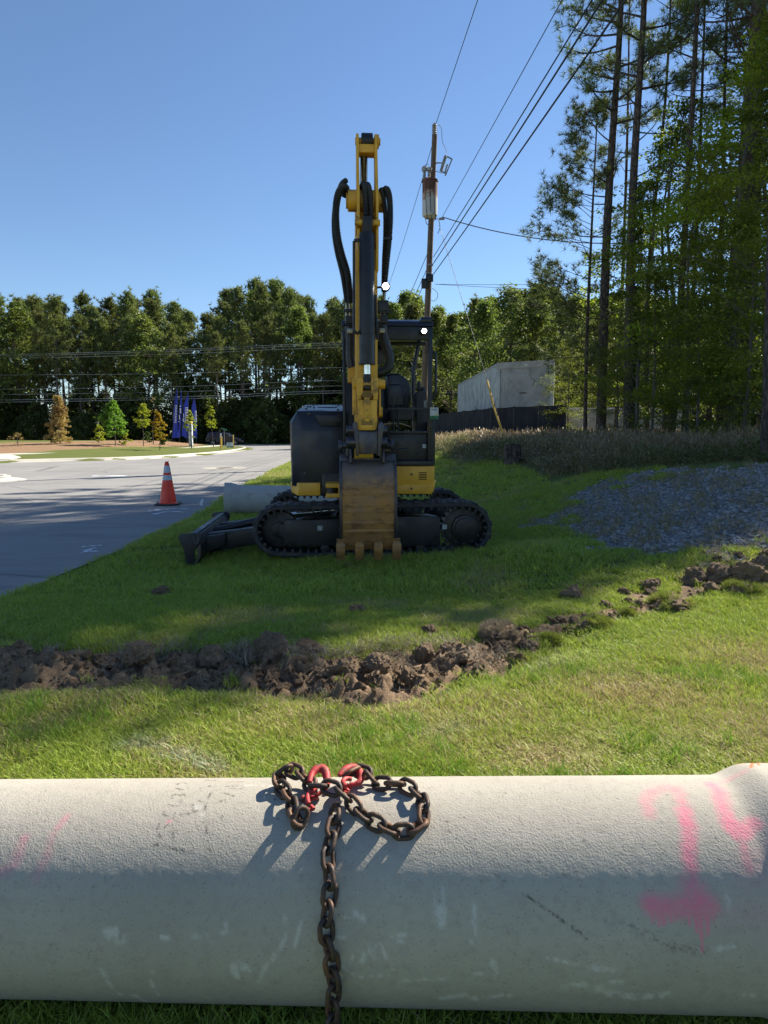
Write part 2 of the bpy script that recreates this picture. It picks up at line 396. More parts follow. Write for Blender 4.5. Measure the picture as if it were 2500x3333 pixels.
# manhole with concrete collar
mh = empty('manhole', (-8.6, 29.5, .004)); prop(mh, 'round manhole cover in a pale concrete collar in the road', 'manhole')
q = at(732, 1526.5, 29.5); mh.location = (-(1250-732)/F*30.9, 30.9, .003)
MB().lathe([(1.0, 0), (1.0, .004), (.42, .005), (.42, .0)], 40).build('collar', mat('manhole_collar', (.42, .39, .33), (.36, .33, .28), 3, .9), mh)
MB().lathe([(.40, .001), (.40, .012), (.36, .016), (0.02, .016)], 40).build('cover', mat('manhole_iron', (.05, .045, .04), (.09, .075, .06), 9, .7, .3, .4, 30), mh)
# sprayed survey marks on the asphalt
M_WPAINT = mat('road_spray_white', (.66, .68, .72), (.50, .51, .54), 14, .8)
def road_mark(strokes, label):
    rt = prop(empty('survey_mark'), label, 'road marking', 'white survey marks on the road')
    for pts, w in strokes:
        mb = MB(); P = [hit(u, v) for u, v in pts]; P = smooth([(p.x, p.y, .005) for p in P], 5)
        for k, (a, b) in enumerate(zip(P[:-1], P[1:])):
            ww = w*(.65+.35*sin(k*.9+1)); n = Vector((-(b-a).y, (b-a).x, 0)).normalized()*ww/2
            mb.add([a+n, a-n, b-n, b+n], [(0, 1, 2, 3)])
        mb.build('stroke', M_WPAINT, rt)
road_mark([([(482, 1667), (505, 1664), (520, 1660), (537, 1660)], .13), ([(505, 1664), (525, 1666)], .1), ([(540, 1661), (560, 1659), (575, 1657.5), (600, 1658.5), (612, 1660)], .13), ([(500, 1677), (525, 1671), (545, 1668), (570, 1668), (598, 1670)], .15)], 'white sprayed marks on the asphalt below the traffic cone')
road_mark([([(266, 1784), (290, 1783), (310, 1780), (322, 1779), (325, 1782)], .1), ([(312, 1788), (298, 1791), (280, 1800)], .1), ([(268, 1802), (290, 1803), (316, 1799)], .12)], 'white sprayed number 2 at the road edge left of the blade')
road_mark([([(300, 1551), (340, 1550), (410, 1551)], .5)], 'faint white patch on the road beyond the cone')
# ------------------------------------------------------------------ concrete pipe in the foreground
PR = .292
PIPE_M = Matrix.Translation((0, 1.851, .2925)) @ Matrix.Rotation(-.0824, 4, 'Z') @ Matrix.Rotation(-.05, 4, 'Y')
PIPE_I = PIPE_M.inverted()
def pipe_pt(u, v, h=0.0):
    d = PIPE_I.to_3x3() @ Vector(ray(u, v)); o = PIPE_I @ Vector((0, 0, CAMZ)); R = PR+h
    a = d.y**2+d.z**2; b = o.y*d.y+o.z*d.z; c = o.y**2+o.z**2-R*R; D = b*b-a*c
    t = (-b-math.sqrt(D))/a if D > 0 else -b/a
    return o+d*t                                      # local point
def pipe_st(u, v):
    p = pipe_pt(u, v); return p.x, math.atan2(p.z, -p.y)
PX0, PX1 = -1.32, 1.36
xb0 = pipe_pt(2345, 2540).x
def pipe_radius(x): return PR+.031*sstep(xb0, xb0+.11, x)
nx, nt = 560, 330
pxs = np.linspace(PX0, PX1, nx)
pth = np.radians(np.concatenate([np.linspace(-75, 115, 270, endpoint=False), np.linspace(115, 285, nt-270, endpoint=False)]))
XX, TT = np.meshgrid(pxs, pth, indexing='ij')
def build_pipe_mesh(paint=True):
    rr = pipe_radius(XX)+.0010*(fbm(XX*10, TT*4, 91)-.5)+.0008*(fbm(XX*60, TT*18, 95)-.5)
    V = np.stack([XX, -rr*np.cos(TT), rr*np.sin(TT)], -1).reshape(-1, 3)
    ri = .228
    t2 = np.concatenate([np.stack([np.full(nt, x), -ri*np.cos(pth), ri*np.sin(pth)], 1) for x in (PX0, PX1)])
    V = np.concatenate([V, t2]); n0 = nx*nt
    i = np.arange(nx-1)[:, None]; j = np.arange(nt)[None, :]; j2 = (j+1) % nt
    Q = np.stack([i*nt+j+0*i, (i+1)*nt+j, (i+1)*nt+j2, i*nt+j2], -1).reshape(-1, 4)
    j = np.arange(nt); j2 = (j+1) % nt
    E = [np.stack([j, j2, n0+j2, n0+j], 1), np.stack([(nx-1)*nt+j2, (nx-1)*nt+j, n0+nt+j, n0+nt+j2], 1), np.stack([n0+j2, n0+j, n0+nt+j, n0+nt+j2], 1)]
    me = np_mesh('barrel', V, np.concatenate([Q]+E)[:, ::-1]); me.shade_smooth(); me.set_sharp_from_angle(angle=radians(50))
    return me
pm = build_pipe_mesh()
AX, AT = XX.ravel(), TT.ravel()*PR
def stroke(pts, w0, w1=None, soft=.006):
    S = [pipe_st(u, v) for u, v in pts]; P = smooth([(x, t*PR, 0) for x, t in S], 5)
    k = 1/1080.
    m = np.zeros(len(AX)); w1 = w0 if w1 is None else w1; n = len(P)-1
    lo = min(p.x for p in P)-.12; hi = max(p.x for p in P)+.12
    sel = np.where((AX > lo) & (AX < hi))[0]; ax, at_ = AX[sel], AT[sel]
    nz = (fbm(ax*70, at_*70, 7)-.5)*.014*min(1, w0/14)
    for i in range(n):
        a, b = P[i], P[i+1]; vx, vy = b.x-a.x, b.y-a.y; L2 = vx*vx+vy*vy+1e-12
        tt = np.clip(((ax-a.x)*vx+(at_-a.y)*vy)/L2, 0, 1); d = np.hypot(ax-a.x-tt*vx, at_-a.y-tt*vy)
        w = (w0+(w1-w0)*(i+tt)/n)*k
        m[sel] = np.maximum(m[sel], sstep(soft, -soft, d-w+nz))
    return m
mx = np.maximum
pink = mx(stroke([(2112, 2648), (2106, 2610), (2125, 2580), (2165, 2563), (2198, 2568), (2216, 2600), (2230, 2650)], 15, 15, .02)*.55,
          stroke([(2226, 2640), (2243, 2700), (2242, 2760), (2243, 2800), (2255, 2850), (2262, 2900)], 20, 13, .016)*.95)
pink = mx(pink, stroke([(2118, 2945), (2160, 2952), (2210, 2952), (2262, 2938), (2300, 2945)], 22, 30, .02))
pink = mx(pink, stroke([(2255, 2890), (2268, 2920)], 26, 36, .03)*.9)
for u, v0, v1 in ((2123, 2960, 3005), (2145, 2970, 3013), (2160, 2975, 3010), (2184, 2970, 3001), (2220, 2960, 2984), (2245, 2960, 3012), (2265, 2965, 3033), (2283, 2965, 3095), (2302, 2960, 3043)):
    pink = mx(pink, stroke([(u-3, v0), (u, (v0+v1)/2), (u+(3 if v1 > 3030 else 0), v1)], 5, 3.4, .0025))
pink = mx(pink, stroke([(2318, 2552), (2340, 2575), (2352, 2620), (2372, 2675)], 16, 22, .018)*.8)
pink = mx(pink, stroke([(2385, 2690), (2412, 2710), (2450, 2682)], 26, 20, .014)*.9)
pink = mx(pink, stroke([(2412, 2722), (2424, 2770), (2440, 2830)], 9, 12, .012)*.6)
pink = mx(pink, stroke([(2330, 2548), (2380, 2540), (2425, 2536)], 9, 6, .02)*.4)
pink = mx(pink, stroke([(2300, 2950), (2380, 2955), (2500, 2960)], 22, 30, .06)*.16)
pink = mx(pink, stroke([(2440, 2840), (2480, 2800), (2540, 2760)], 30, 30, .05)*.22)
pink = mx(pink, stroke([(219, 2656), (190, 2692)], 8, 10, .014)*.5); pink = mx(pink, stroke([(172, 2715), (155, 2780), (142, 2810), (120, 2850)], 7, 14, .018)*.34)
pink = mx(pink, stroke([(80, 2728), (66, 2765), (48, 2815), (5, 2838)], 10, 12, .018)*.5); pink = mx(pink, stroke([(545, 2675), (557, 2671)], 4, 4, .004)*.6)
for i in range(2): pink = pink*(.82+.36*fbm(AX*45, AT*45, 13))
orange = stroke([(2462, 2492), (2500, 2494), (2560, 2494)], 12, 12, .004)
for a in (((2404, 2508), (2412, 2497), (2426, 2494)), ((2424, 2508), (2420, 2496)), ((2430, 2494), (2438, 2506)), ((2455, 2500), (2448, 2532)), ((2466, 2500), (2474, 2528)), ((2480, 2502), (2500, 2512))):
    orange = mx(orange, stroke(list(a), 3.4, 3.4, .003))
black = np.zeros(len(AX))
def cz(*p): return [(440+x/4.366, 2520+y/4.366) for x, y in p]
for p in (cz((600, 150), (640, 120), (750, 135)), cz((590, 200), (650, 215), (740, 200), (760, 175)), cz((520, 340), (550, 290), (640, 300), (690, 290), (735, 315)), cz((450, 430), (520, 440), (600, 455), (640, 400), (640, 370)),
          cz((410, 540), (430, 580), (490, 628), (550, 610), (580, 540)), cz((640, 575), (700, 560), (790, 570)), cz((820, 430), (810, 500), (830, 530), (890, 520)), cz((910, 375), (960, 400), (1010, 415)), cz((1000, 450), (1000, 520)),
          cz((920, 200), (950, 230)), cz((1010, 190), (1060, 170), (1120, 180)), cz((1040, 340), (1080, 260)), cz((1240, 265), (1320, 285), (1400, 310)), cz((1140, 410), (1220, 380), (1340, 355)), cz((1290, 180), (1380, 170), (1450, 165)), cz((1350, 205), (1500, 205)),
          cz((340, 690), (315, 800), (370, 900)), cz((420, 760), (470, 720), (530, 760), (535, 900)), cz((270, 1010), (340, 1000), (440, 1030), (560, 1060), (600, 1090)), cz((610, 1060), (700, 1095), (810, 1100)), cz((1010, 700), (1010, 800), (1030, 950)), cz((1040, 1030), (1090, 1110)),
          cz((1340, 105), (1550, 110)), cz((1380, 62), (1500, 60)), cz((990, 95), (1040, 80), (1110, 95), (1160, 75)), cz((1230, 600), (1240, 640)), cz((960, 690), (990, 670))):
    black = mx(black, stroke(p, 2.6, 2.6, .004))
black = mx(black, stroke([(1610, 2845), (1650, 2872)], 3, 4, .003)*.5); black = mx(black, stroke([(1700, 2905), (1800, 2975), (1915, 3055)], 3, 4.5, .003)*.85)
black = mx(black, stroke([(1975, 2996), (2050, 3010), (2120, 3050), (2200, 3088), (2290, 3095)], 4, 8, .012)*.55)
black = mx(black, stroke([(1835, 2845), (1845, 2828)], 5, 3, .004)*.7)
black = black*sstep(.36, .56, fbm(AX*160, AT*160, 23))
for q in range(46):
    x, tt = random.uniform(-1.1, 1.15), random.uniform(.75, 1.5)*PR
    sel = np.where((abs(AX-x) < .03) & (abs(AT-tt) < .03))[0]
    r = random.uniform(.002, .006); black[sel] = np.maximum(black[sel], .8*sstep(r, r*.4, np.hypot(AX[sel]-x, (AT[sel]-tt)*1.3)))
chalk = np.zeros(len(AX))
for p, w in (([(345, 3035), (385, 3030), (400, 3045), (360, 3050), (395, 3060)], 9), ([(520, 3052), (545, 3052)], 5), ([(632, 3048), (667, 3048)], 7), ([(728, 3037), (742, 3030), (735, 3010)], 6), ([(320, 3135), (350, 3190), (390, 3237)], 3.5), ([(770, 3150), (785, 3170), (800, 3160)], 20),
             ([(860, 3155), (895, 3110), (925, 3060), (930, 2985)], 3), ([(840, 3195), (862, 3152)], 2), ([(1093, 3052), (1128, 3050)], 3.5), ([(1280, 3046), (1325, 3044)], 4), ([(1298, 3063), (1322, 3063)], 2.5), ([(1150, 3120), (1160, 3095)], 4), ([(1165, 3140), (1190, 3110), (1215, 3080), (1220, 3110)], 8), ([(1240, 3075), (1260, 3120), (1280, 3155)], 3),
             ([(1110, 3145), (1180, 3180), (1265, 3170)], 2.5), ([(1270, 3198), (1340, 3190), (1460, 3185)], 2.5), ([(1605, 3130), (1620, 3180)], 8), ([(1545, 3170), (1572, 3170)], 3.5), ([(1787, 3120), (1830, 3127), (1880, 3138)], 4), ([(1915, 3150), (1995, 3158)], 7), ([(1990, 3195), (2020, 3196)], 5), ([(1440, 3250), (1500, 3240), (1560, 3250), (1650, 3240)], 10),
             ([(1840, 3210), (1900, 3205), (1950, 3215)], 8), ([(1950, 3225), (2060, 3245), (2180, 3235)], 12), ([(2425, 3240), (2475, 3240)], 6), ([(1430, 2900), (1435, 3000)], 14), ([(1545, 2930), (1545, 3060)], 3.5), ([(1535, 3066), (1555, 3066)], 5), ([(1130, 2978), (1165, 2975), (1180, 2990)], 9), ([(490, 3165), (500, 3165)], 8),
             ([(435, 3240), (460, 3250), (480, 3262)], 8), ([(490, 3190), (515, 3240)], 3), ([(670, 3248), (684, 3248)], 6), ([(2365, 2890), (2375, 2960)], 3), ([(640, 2620), (662, 2650)], 8), ([(980, 3000), (960, 3080)], 3), ([(2390, 3080), (2330, 3090)], 4), ([(900, 2558), (800, 2556)], 2)):
    chalk = mx(chalk, stroke(p, w, w, .008)*(.75 if w < 6 else .5))
chalk = chalk*sstep(.3, .62, fbm(AX*90, AT*40, 29))
npv = len(pm.vertices)
for nm, a in (('pink', pink), ('orange', orange), ('black', black), ('chalk', chalk)):
    at_ = pm.attributes.new(nm, 'FLOAT', 'POINT'); z = np.zeros(npv, np.float32); z[:len(a)] = a; at_.data.foreach_set('value', z)
t = NT('cast_concrete')
n1 = t.noise(2.3, 6); n2 = t.noise(40, 5, rough=.65); n3 = t.noise(190, 3); n4 = t.noise(14, 4)
c = t.mix(t.rampv(n1, .3, .7), (.35, .325, .272), (.415, .385, .325)); c = t.mix(t.rampv(n2, .5, .75, 0, .5), c, (.27, .245, .205)); c = t.mix(t.rampv(n3, .62, .72, 0, .7), c, (.12, .105, .085))
mp = t.n('Mapping', i_Scale=(1.4, 8, 8)); t.l(t.coord(), mp.inputs[0]); st = t.noise(3, 5, mp.outputs[0]); c = t.mix(t.rampv(st, .55, .75, 0, .35), c, (.34, .30, .25))
sp = t.n('TexNoise', i_Scale=320, i_Detail=2); t.l(t.coord(), sp.inputs['Vector'])
def over(c, name, colr, k=1.0):
    f = t.math('MULTIPLY', t.attr(name), k); f = t.math('ADD', f, t.math('MULTIPLY', t.math('MULTIPLY', f, t.math('SUBTRACT', 1.0, f)), t.math('MULTIPLY', t.math('SUBTRACT', sp.outputs[0], .5), 5)))
    cl = t.n('Clamp'); t.l(f, cl.inputs[0]); return t.mix(cl.outputs[0], c, colr)
c = over(c, 'chalk', (.66, .65, .61), .95); c = over(c, 'pink', (.76, .18, .28), .7); c = over(c, 'orange', (.82, .13, .025)); c = over(c, 'black', (.045, .042, .038), .85)
t.col(c); t.rough(.88); t.b.inputs['Specular IOR Level'].default_value = .25
b1 = t.bump(n3, .7, .0026); b2 = t.bump(n2, .28, .003, b1); t.bump(n4, .08, .004, b2)
M_PIPE = t.m
pipe = empty('concrete_pipe'); pipe.matrix_world = PIPE_M
prop(pipe, 'large grey concrete pipe with pink spray marks lying across the foreground', 'pipe')
link('barrel', pm, M_PIPE, pipe)

# ------------------------------------------------------------------ chain draped over the pipe
t = NT('rusty_chain_steel'); n1 = t.noise(60, 5); n2 = t.noise(9, 4)
oi = t.n('ObjectInfo')
c = t.mix(t.rampv(n1, .38, .62), (.045, .040, .037), (.09, .055, .037)); c = t.mix(t.rampv(t.math('ADD', n2, t.math('MULTIPLY', oi.outputs['Random'], .3)), .6, .85), c, (.15, .08, .045))
t.col(c); t.rough(t.rampv(n1, .3, .7, .48, .75)); t.b.inputs['Metallic'].default_value = .45; t.bump(t.noise(180, 4), .5, .002); M_CHAIN = t.m
M_RED = mat('chipped_red_paint', (.50, .034, .032), (.36, .024, .024), 30, .6, 0, .5, 110, .002, dirt=(.14, .07, .045), dirtscale=46, dlo=.52, dhi=.62)
WR, PITCHL = .0066, .041
def link_mesh():
    hw = .0175; L = PITCHL/2-.006+WR; P = []
    hl = PITCHL/2+WR-hw
    for k in range(13): a = -pi/2+pi*k/12; P.append((hl+hw*cos(a), hw*sin(a), 0))
    for k in range(13): a = pi/2+pi*k/12; P.append((-hl+hw*cos(a), hw*sin(a), 0))
    n = 10; m = len(P); V = []; Fs = []
    for i in range(m):
        p = Vector(P[i]); d = (Vector(P[(i+1) % m])-Vector(P[i-1])).normalized(); a = Vector((0, 0, 1)); b = d.cross(a)
        V += [p+(a*cos(2*pi*k/n)+b*sin(2*pi*k/n))*WR for k in range(n)]
    Fs = [(i*n+k, i*n+(k+1) % n, ((i+1) % m)*n+(k+1) % n, ((i+1) % m)*n+k) for i in range(m) for k in range(n)]
    return MB().add(V, Fs).mesh('link', 0, 80)
LINK = link_mesh(); LINK.materials.append(M_CHAIN)
chain = empty('tow_chain'); prop(chain, 'rusty steel chain with two red hooks draped over the near pipe', 'chain')
def pipe_world(p): return PIPE_M @ p
def pipe_normal(p):
    l = PIPE_I @ p; return (PIPE_M.to_3x3() @ Vector((0, l.y, l.z))).normalized()
def resample(P, step):
    out = [P[0]]; acc = 0
    for a, b in zip(P[:-1], P[1:]):
        L = (b-a).length; s = step-acc
        while s <= L: out.append(a.lerp(b, s/L)); s += step
        acc = L-(s-step)
    return out
def lay_chain(P, phase=0, tilt=radians(44)):
    Q = resample(P, PITCHL)
    for i in range(len(Q)-1):
        c = (Q[i]+Q[i+1])/2; d = (Q[i+1]-Q[i]).normalized(); n = pipe_normal(c); n = (n-d*n.dot(d)).normalized()
        a = (tilt if (i+phase) % 2 else -tilt)+random.uniform(-.16, .16)
        zz = Matrix.Rotation(a, 3, d) @ n; yy = zz.cross(d)
        M = Matrix((d, yy, zz)).transposed().to_4x4(); M.translation = c
        o = link('link', LINK, None, chain); o.matrix_local = M
def zc(x, y, h=.014): return pipe_world(pipe_pt(800+x/2.44, 2440+y/2.44, h))
H = .015
loop = [zc(800, 205, .035), zc(850, 170, .04), zc(915, 165, .035), zc(985, 200, .03), zc(1035, 265, H), zc(1100, 262, .022), zc(1180, 280, H), zc(1255, 275, .02), zc(1330, 320, H), zc(1385, 370, H), zc(1412, 440, .018), zc(1422, 530, H), zc(1390, 605, H), zc(1320, 645, H), zc(1225, 655, H), zc(1140, 640, H), zc(1060, 590, H), zc(985, 560, H), zc(925, 505, .018), zc(860, 450, .02), zc(800, 375, .03), zc(740, 325, .04), zc(670, 295, .045), zc(590, 285, .045), zc(525, 285, .035), zc(480, 245, .03), zc(455, 205, .035), zc(410, 180, .045), zc(350, 150, .05), zc(300, 170, .04), zc(262, 220, .03), zc(265, 290, .022), zc(315, 330, H), zc(355, 395, .02), zc(372, 470, .02), zc(390, 545, .022), zc(425, 600, .02), zc(440, 530, .03), zc(470, 470, .035), zc(500, 455, .035)]
lay_chain(smooth(loop, 6))
# hanging fall of chain: over the crown, down the front, then free to the grass
xl0 = pipe_pt(1098, 2600).x; xl1 = pipe_pt(1072, 2960).x; fall = []
for k in range(12):
    th = radians(72-72*k/11); r = PR+H
    fall.append(pipe_world(Vector((xl0+(xl1-xl0)*k/11+.006*sin(k*1.3), -r*cos(th), r*sin(th)))))
last = fall[-1]
for k in range(1, 9): fall.append(Vector((last.x+.006*k/8+.004*sin(k), last.y-.004*k/8, last.z-(last.z-.03)*k/8)))
lay_chain(smooth(fall, 4), 1)
def hook(pts, radii, tip, clevis, pin, label):
    P = [pipe_world(pipe_pt(u, v, h)) for u, v, h in pts]
    S = smooth(P, 5); R = [radii[0]+(radii[1]-radii[0])*math.sin(pi*min(1, (i/(len(S)-1))*1.15+.02))**.8 for i in range(len(S))]
    h = MB().tube(S, R, 12).build('hook', M_RED, chain, 0, 60); h['label'] = label
    mb = MB()
    for s in (-1, 1):
        off = pipe_normal(P[-1])*.011*s
        C = [pipe_world(pipe_pt(u, v, z))+off for u, v, z in clevis]
        mb.tube(smooth(C, 4), .0068, 10)
    mb.build('clevis', M_RED, h, 0, 60)
    a, b = [pipe_world(pipe_pt(u, v, z)) for u, v, z in pin]
    MB().tube([a, a.lerp(b, .18), a.lerp(b, .2), b], [.0105, .0105, .006, .006], 12).build('pin', M_RED, h, 0, 40)
hook([(1008, 2547, .045), (1014, 2522, .05), (1027, 2506, .055), (1044, 2501, .055), (1058, 2510, .05), (1064, 2532, .04), (1062, 2558, .03), (1046, 2578, .025), (1030, 2588, .022)], (.006, .013), 0,
     [(1034, 2584, .022), (1012, 2588, .025), (1002, 2606, .028), (1006, 2628, .03)], [(984, 2596, .03), (1022, 2634, .02)], 'red slip hook standing up on the left, its point facing down')
hook([(1104, 2524, .04), (1120, 2508, .045), (1140, 2499, .045), (1162, 2502, .04), (1174, 2522, .03), (1172, 2543, .022), (1155, 2552, .02), (1138, 2553, .02)], (.006, .0125), 0,
     [(1145, 2548, .02), (1127, 2546, .025), (1117, 2556, .028), (1126, 2572, .03)], [(1108, 2556, .03), (1136, 2576, .02)], 'red slip hook lying behind the right loop of chain')

# ------------------------------------------------------------------ second pipe beside the excavator
far = empty('concrete_pipe'); a = hit(752, 1670); prop(far, 'grey concrete pipe lying on the verge behind the excavator tracks', 'pipe')
far.location = (a.x-.1, 13.2, gz(a.x, 13.2)+.27); far.rotation_euler = (0, .03, radians(9))
pr = [(.335, 0), (.335, .10), (.32, .18), (.295, .26), (.292, .3), (.292, 2.44), (.228, 2.44), (.228, .02), (.27, .0)]
n = 48; mb = MB(); m = len(pr)
V = [(x, -r*cos(2*pi*k/n), r*sin(2*pi*k/n)) for r, x in pr for k in range(n)]
mb.add(V, [(i*n+k, i*n+(k+1) % n, ((i+1) % m)*n+(k+1) % n, ((i+1) % m)*n+k) for i in range(m) for k in range(n)])
mb.build('barrel', mat('plain_concrete', (.33, .325, .30), (.41, .40, .37), 3, .9, 0, .4, 90, dirt=(.25, .23, .2)), far, 0, 40)
# ------------------------------------------------------------------ excavator
EYAW = radians(4); EC = Vector((-.21, 9.76, 0.0))
exc = empty('excavator', EC, EYAW)
prop(exc, 'yellow and black mini excavator with canopy, bucket hanging towards the camera', 'excavator')
_Ri = Matrix.Rotation(-EYAW, 3, 'Z')
def ml(u, v, y):
    o = _Ri @ (Vector((0, 0, CAMZ))-EC); d = _Ri @ Vector(ray(u, v)); t = (y-o.y)/d.y
    return o+d*t
def mx_(u, v, y): return ml(u, v, y).x
def mz_(u, v, y): return ml(u, v, y).z
M_YEL = mat('machine_yellow', (.80, .42, .03), (.70, .36, .026), 5, .42, 0, .12, 90, .002, dirt=(.36, .20, .04), dirtscale=5, dlo=.58, dhi=.8)
M_YELW = mat('worn_machine_yellow', (.77, .405, .032), (.63, .325, .026), 6, .5, 0, .25, 60, .003, dirt=(.10, .055, .025), dirtscale=7, dlo=.5, dhi=.68)
M_NAVY = mat('machine_black_paint', (.006, .009, .018), (.010, .014, .025), 4, .36, 0, .06, 70, .002, dirt=(.020, .018, .018), dirtscale=3.2, dlo=.55, dhi=.8)
M_BLK = mat('satin_black_metal', (.006, .007, .010), (.013, .013, .016), 7, .45, 0, .1, 80, .002, dirt=(.03, .025, .02), dirtscale=6)
M_RUB = mat('track_rubber', (.018, .019, .022), (.034, .034, .037), 9, .72, 0, .35, 70, .004, dirt=(.075, .062, .048), dirtscale=7, dlo=.5, dhi=.72)
M_HOSE = mat('hose_rubber', (.012, .012, .013), (.02, .02, .02), 9, .5)
M_STEEL = mat('worn_steel', (.085, .085, .10), (.05, .052, .068), 7, .42, .6, .3, 50, .003, dirt=(.12, .085, .05), dirtscale=6, dlo=.5, dhi=.7)
M_CHROME = mat('chrome_rod', (.75, .73, .66), (.6, .58, .52), 9, .18, 1)
t = NT('muddy_bucket_steel'); n1 = t.noise(6, 6, rough=.65); mp = t.n('Mapping', i_Scale=(3, 3, 7)); t.l(t.coord(), mp.inputs[0]); n2 = t.noise(2.2, 6, mp.outputs[0], .65)
c = t.mix(t.rampv(n1, .35, .6), (.24, .14, .075), (.38, .19, .052)); c = t.mix(t.rampv(n2, .5, .68), c, (.12, .060, .022))
sx = t.n('SeparateXYZ'); t.l(t.coord(), sx.inputs[0]); c = t.mix(t.math('MULTIPLY', t.rampv(t.math('ADD', sx.outputs[2], t.math('MULTIPLY', t.math('SUBTRACT', n1, .5), .5)), .95, 1.2), .9), c, (.12, .118, .125)); c = t.mix(t.rampv(t.noise(9, 5), .6, .75, 0, .6), c, (.46, .25, .07))
t.col(c); t.rough(t.rampv(n1, .3, .7, .4, .75)); t.b.inputs['Metallic'].default_value = .25; t.bump(t.noise(45, 6), .6, .006); M_BUCK = t.m

# --- undercarriage
def hull2(P):
    P = sorted(set(P)); L = []; U = []
    cr = lambda o, a, b: (a[0]-o[0])*(b[1]-o[1])-(a[1]-o[1])*(b[0]-o[0])
    for p in P:
        while len(L) > 1 and cr(L[-2], L[-1], p) <= 0: L.pop()
        L.append(p)
    for p in P[::-1]:
        while len(U) > 1 and cr(U[-2], U[-1], p) <= 0: U.pop()
        U.append(p)
    return L[:-1]+U[:-1]
CI, RI = (-1.20, .365), .285
CS, RS = (1.18, .375), .30
pts = [(CI[0]+RI*cos(a), CI[1]+RI*sin(a)) for a in np.linspace(0, 2*pi, 60)]+[(CS[0]+RS*cos(a), CS[1]+RS*sin(a)) for a in np.linspace(0, 2*pi, 60)]+[(-.88, .066), (.86, .066)]
outl = [Vector((x, z, 0)) for x, z in hull2(pts)]; outl.append(outl[0])
per = sum((b-a).length for a, b in zip(outl[:-1], outl[1:])); NS = 132
TP = resample(outl, per/NS)[:NS]
bolt = MB().cyl((0, -.02, 0), (0, .015, 0), .016, 6).mesh('bolt', .003); bolt.materials.append(M_STEEL)
def track(y0, y1, near):
    tn = [(TP[(i+1) % NS]-TP[i-1]).normalized() for i in range(NS)]; nr = [Vector((d.y, -d.x, 0)) for d in tn]
    mb = MB(); V = []
    for p, n in zip(TP, nr):
        for y, k in ((y0+.02, -.02), (y0, -.012), (y0, .03), (y0+.02, .042), (y1-.02, .042), (y1, .03), (y1, -.012), (y1-.02, -.02)):
            q = p+n*k; V.append((q.x, y, q.y))
    mb.add(V, [(i*8+k, i*8+(k+1) % 8, ((i+1) % NS)*8+(k+1) % 8, ((i+1) % NS)*8+k) for i in range(NS) for k in range(8)])
    for i in range(0, NS, 2):                       # drive lugs on the inner face, two rows
        p, d, n = TP[i], tn[i], nr[i]
        for ya, yb in ((y0+.012, y0+.10), (y1-.10, y1-.012)):
            c = [p-d*.02-n*.01, p+d*.02-n*.01, p+d*.013-n*.058, p-d*.013-n*.058]
            V = [(q.x, y, q.y) for y in (ya, yb) for q in c]
            mb.add(V, [(0, 1, 2, 3), (7, 6, 5, 4), (0, 4, 5, 1), (1, 5, 6, 2), (2, 6, 7, 3), (3, 7, 4, 0)])
    tr = mb.build('track', M_RUB, exc, 0, 40)
    w = (y1-y0)
    lug = MB().hull([(sx_*.032+dx, yy*w*.5, -.004) for sx_ in (-1, 1) for yy, dx in ((-.0, .014), (1.0, -.012))]+[(sx_*.025+dx, yy*w*.5, .014) for sx_ in (-1, 1) for yy, dx in ((.02, .014), (.97, -.012))]).mesh('tread_lug', .004)
    lug.materials.append(M_RUB)
    for i in range(0, NS, 3):
        for s in (-1, 1):
            j = (i+(0 if s > 0 else 1)) % NS; p, d, n = TP[j], tn[j], nr[j]
            o = link('tread_lug', lug, None, tr); c = p+n*.041
            X = Vector((d.x, 0, d.y)); Z = Vector((n.x, 0, n.y)); Y = Z.cross(X)
            if Y.y*s < 0: X = -X; Y = Z.cross(X)
            M = Matrix((X, Y, Z)).transposed().to_4x4(); M.translation = (c.x, (y0+y1)/2, c.y); o.matrix_local = M
    # frame beam, cover plates, idler, sprocket, rollers
    ya, yb = y0+.05, y1-.05
    fr = MB().prism([(-1.05, .2), (-1.2, .30), (-1.2, .44), (-.9, .50), (.72, .53), (.86, .5), (.86, .15), (.1, .12)], 'y', ya, yb).build('track_frame', M_BLK, exc, .012)
    yf = y0+.045
    MB().box(-1.14, -.31, yf-.012, yf+.02, .17, .50).build('cover_plate', M_BLK, fr, .006)
    MB().box(-.28, .84, yf-.012, yf+.02, .155, .53).build('cover_plate', M_BLK, fr, .006)
    if near:
        M_STK = mat('pale_sticker', (.42, .47, .45), (.25, .3, .28), 60, .7)
        for su, sv in ((1041, 1719), (1447, 1715)):
            q = ml(su, sv, yf-.013); o = MB().box(q.x-.028, q.x+.03, yf-.0145, yf-.0125, q.z-.03, q.z+.03).build('sticker', M_STK, fr)
            o['label'] = 'pale weathered sticker on the track frame'
    iw = MB()
    iw.cyl((CI[0], ya+.12, CI[1]), (CI[0], yb-.04, CI[1]), RI-.05, 36); iw.cyl((CI[0], ya+.08, CI[1]), (CI[0], yb-.02, CI[1]), .1, 24)
    iw.build('idler_wheel', M_BLK, exc, .01)
    # sprocket with teeth, hub and bolts
    P = []
    for k in range(23*4):
        a = 2*pi*k/(23*4); r = RS+.012 if k % 4 in (0, 1) else RS-.03
        P.append((CS[0]+r*cos(a), CS[1]+r*sin(a)))
    spk = MB().prism(P, 'y', y0+.16, y0+.21).build('sprocket', M_STEEL, exc, .004)
    MB().cyl((CS[0], y0+.06, CS[1]), (CS[0], y0+.17, CS[1]), .165, 36).cyl((CS[0], y0+.03, CS[1]), (CS[0], y0+.07, CS[1]), .13, 32).build('hub', M_BLK, spk, .008)
    MB().cyl((CS[0], y0+.12, CS[1]), (CS[0], y0+.165, CS[1]), RS-.045, 40).build('drive_plate', M_BLK, spk, .006)
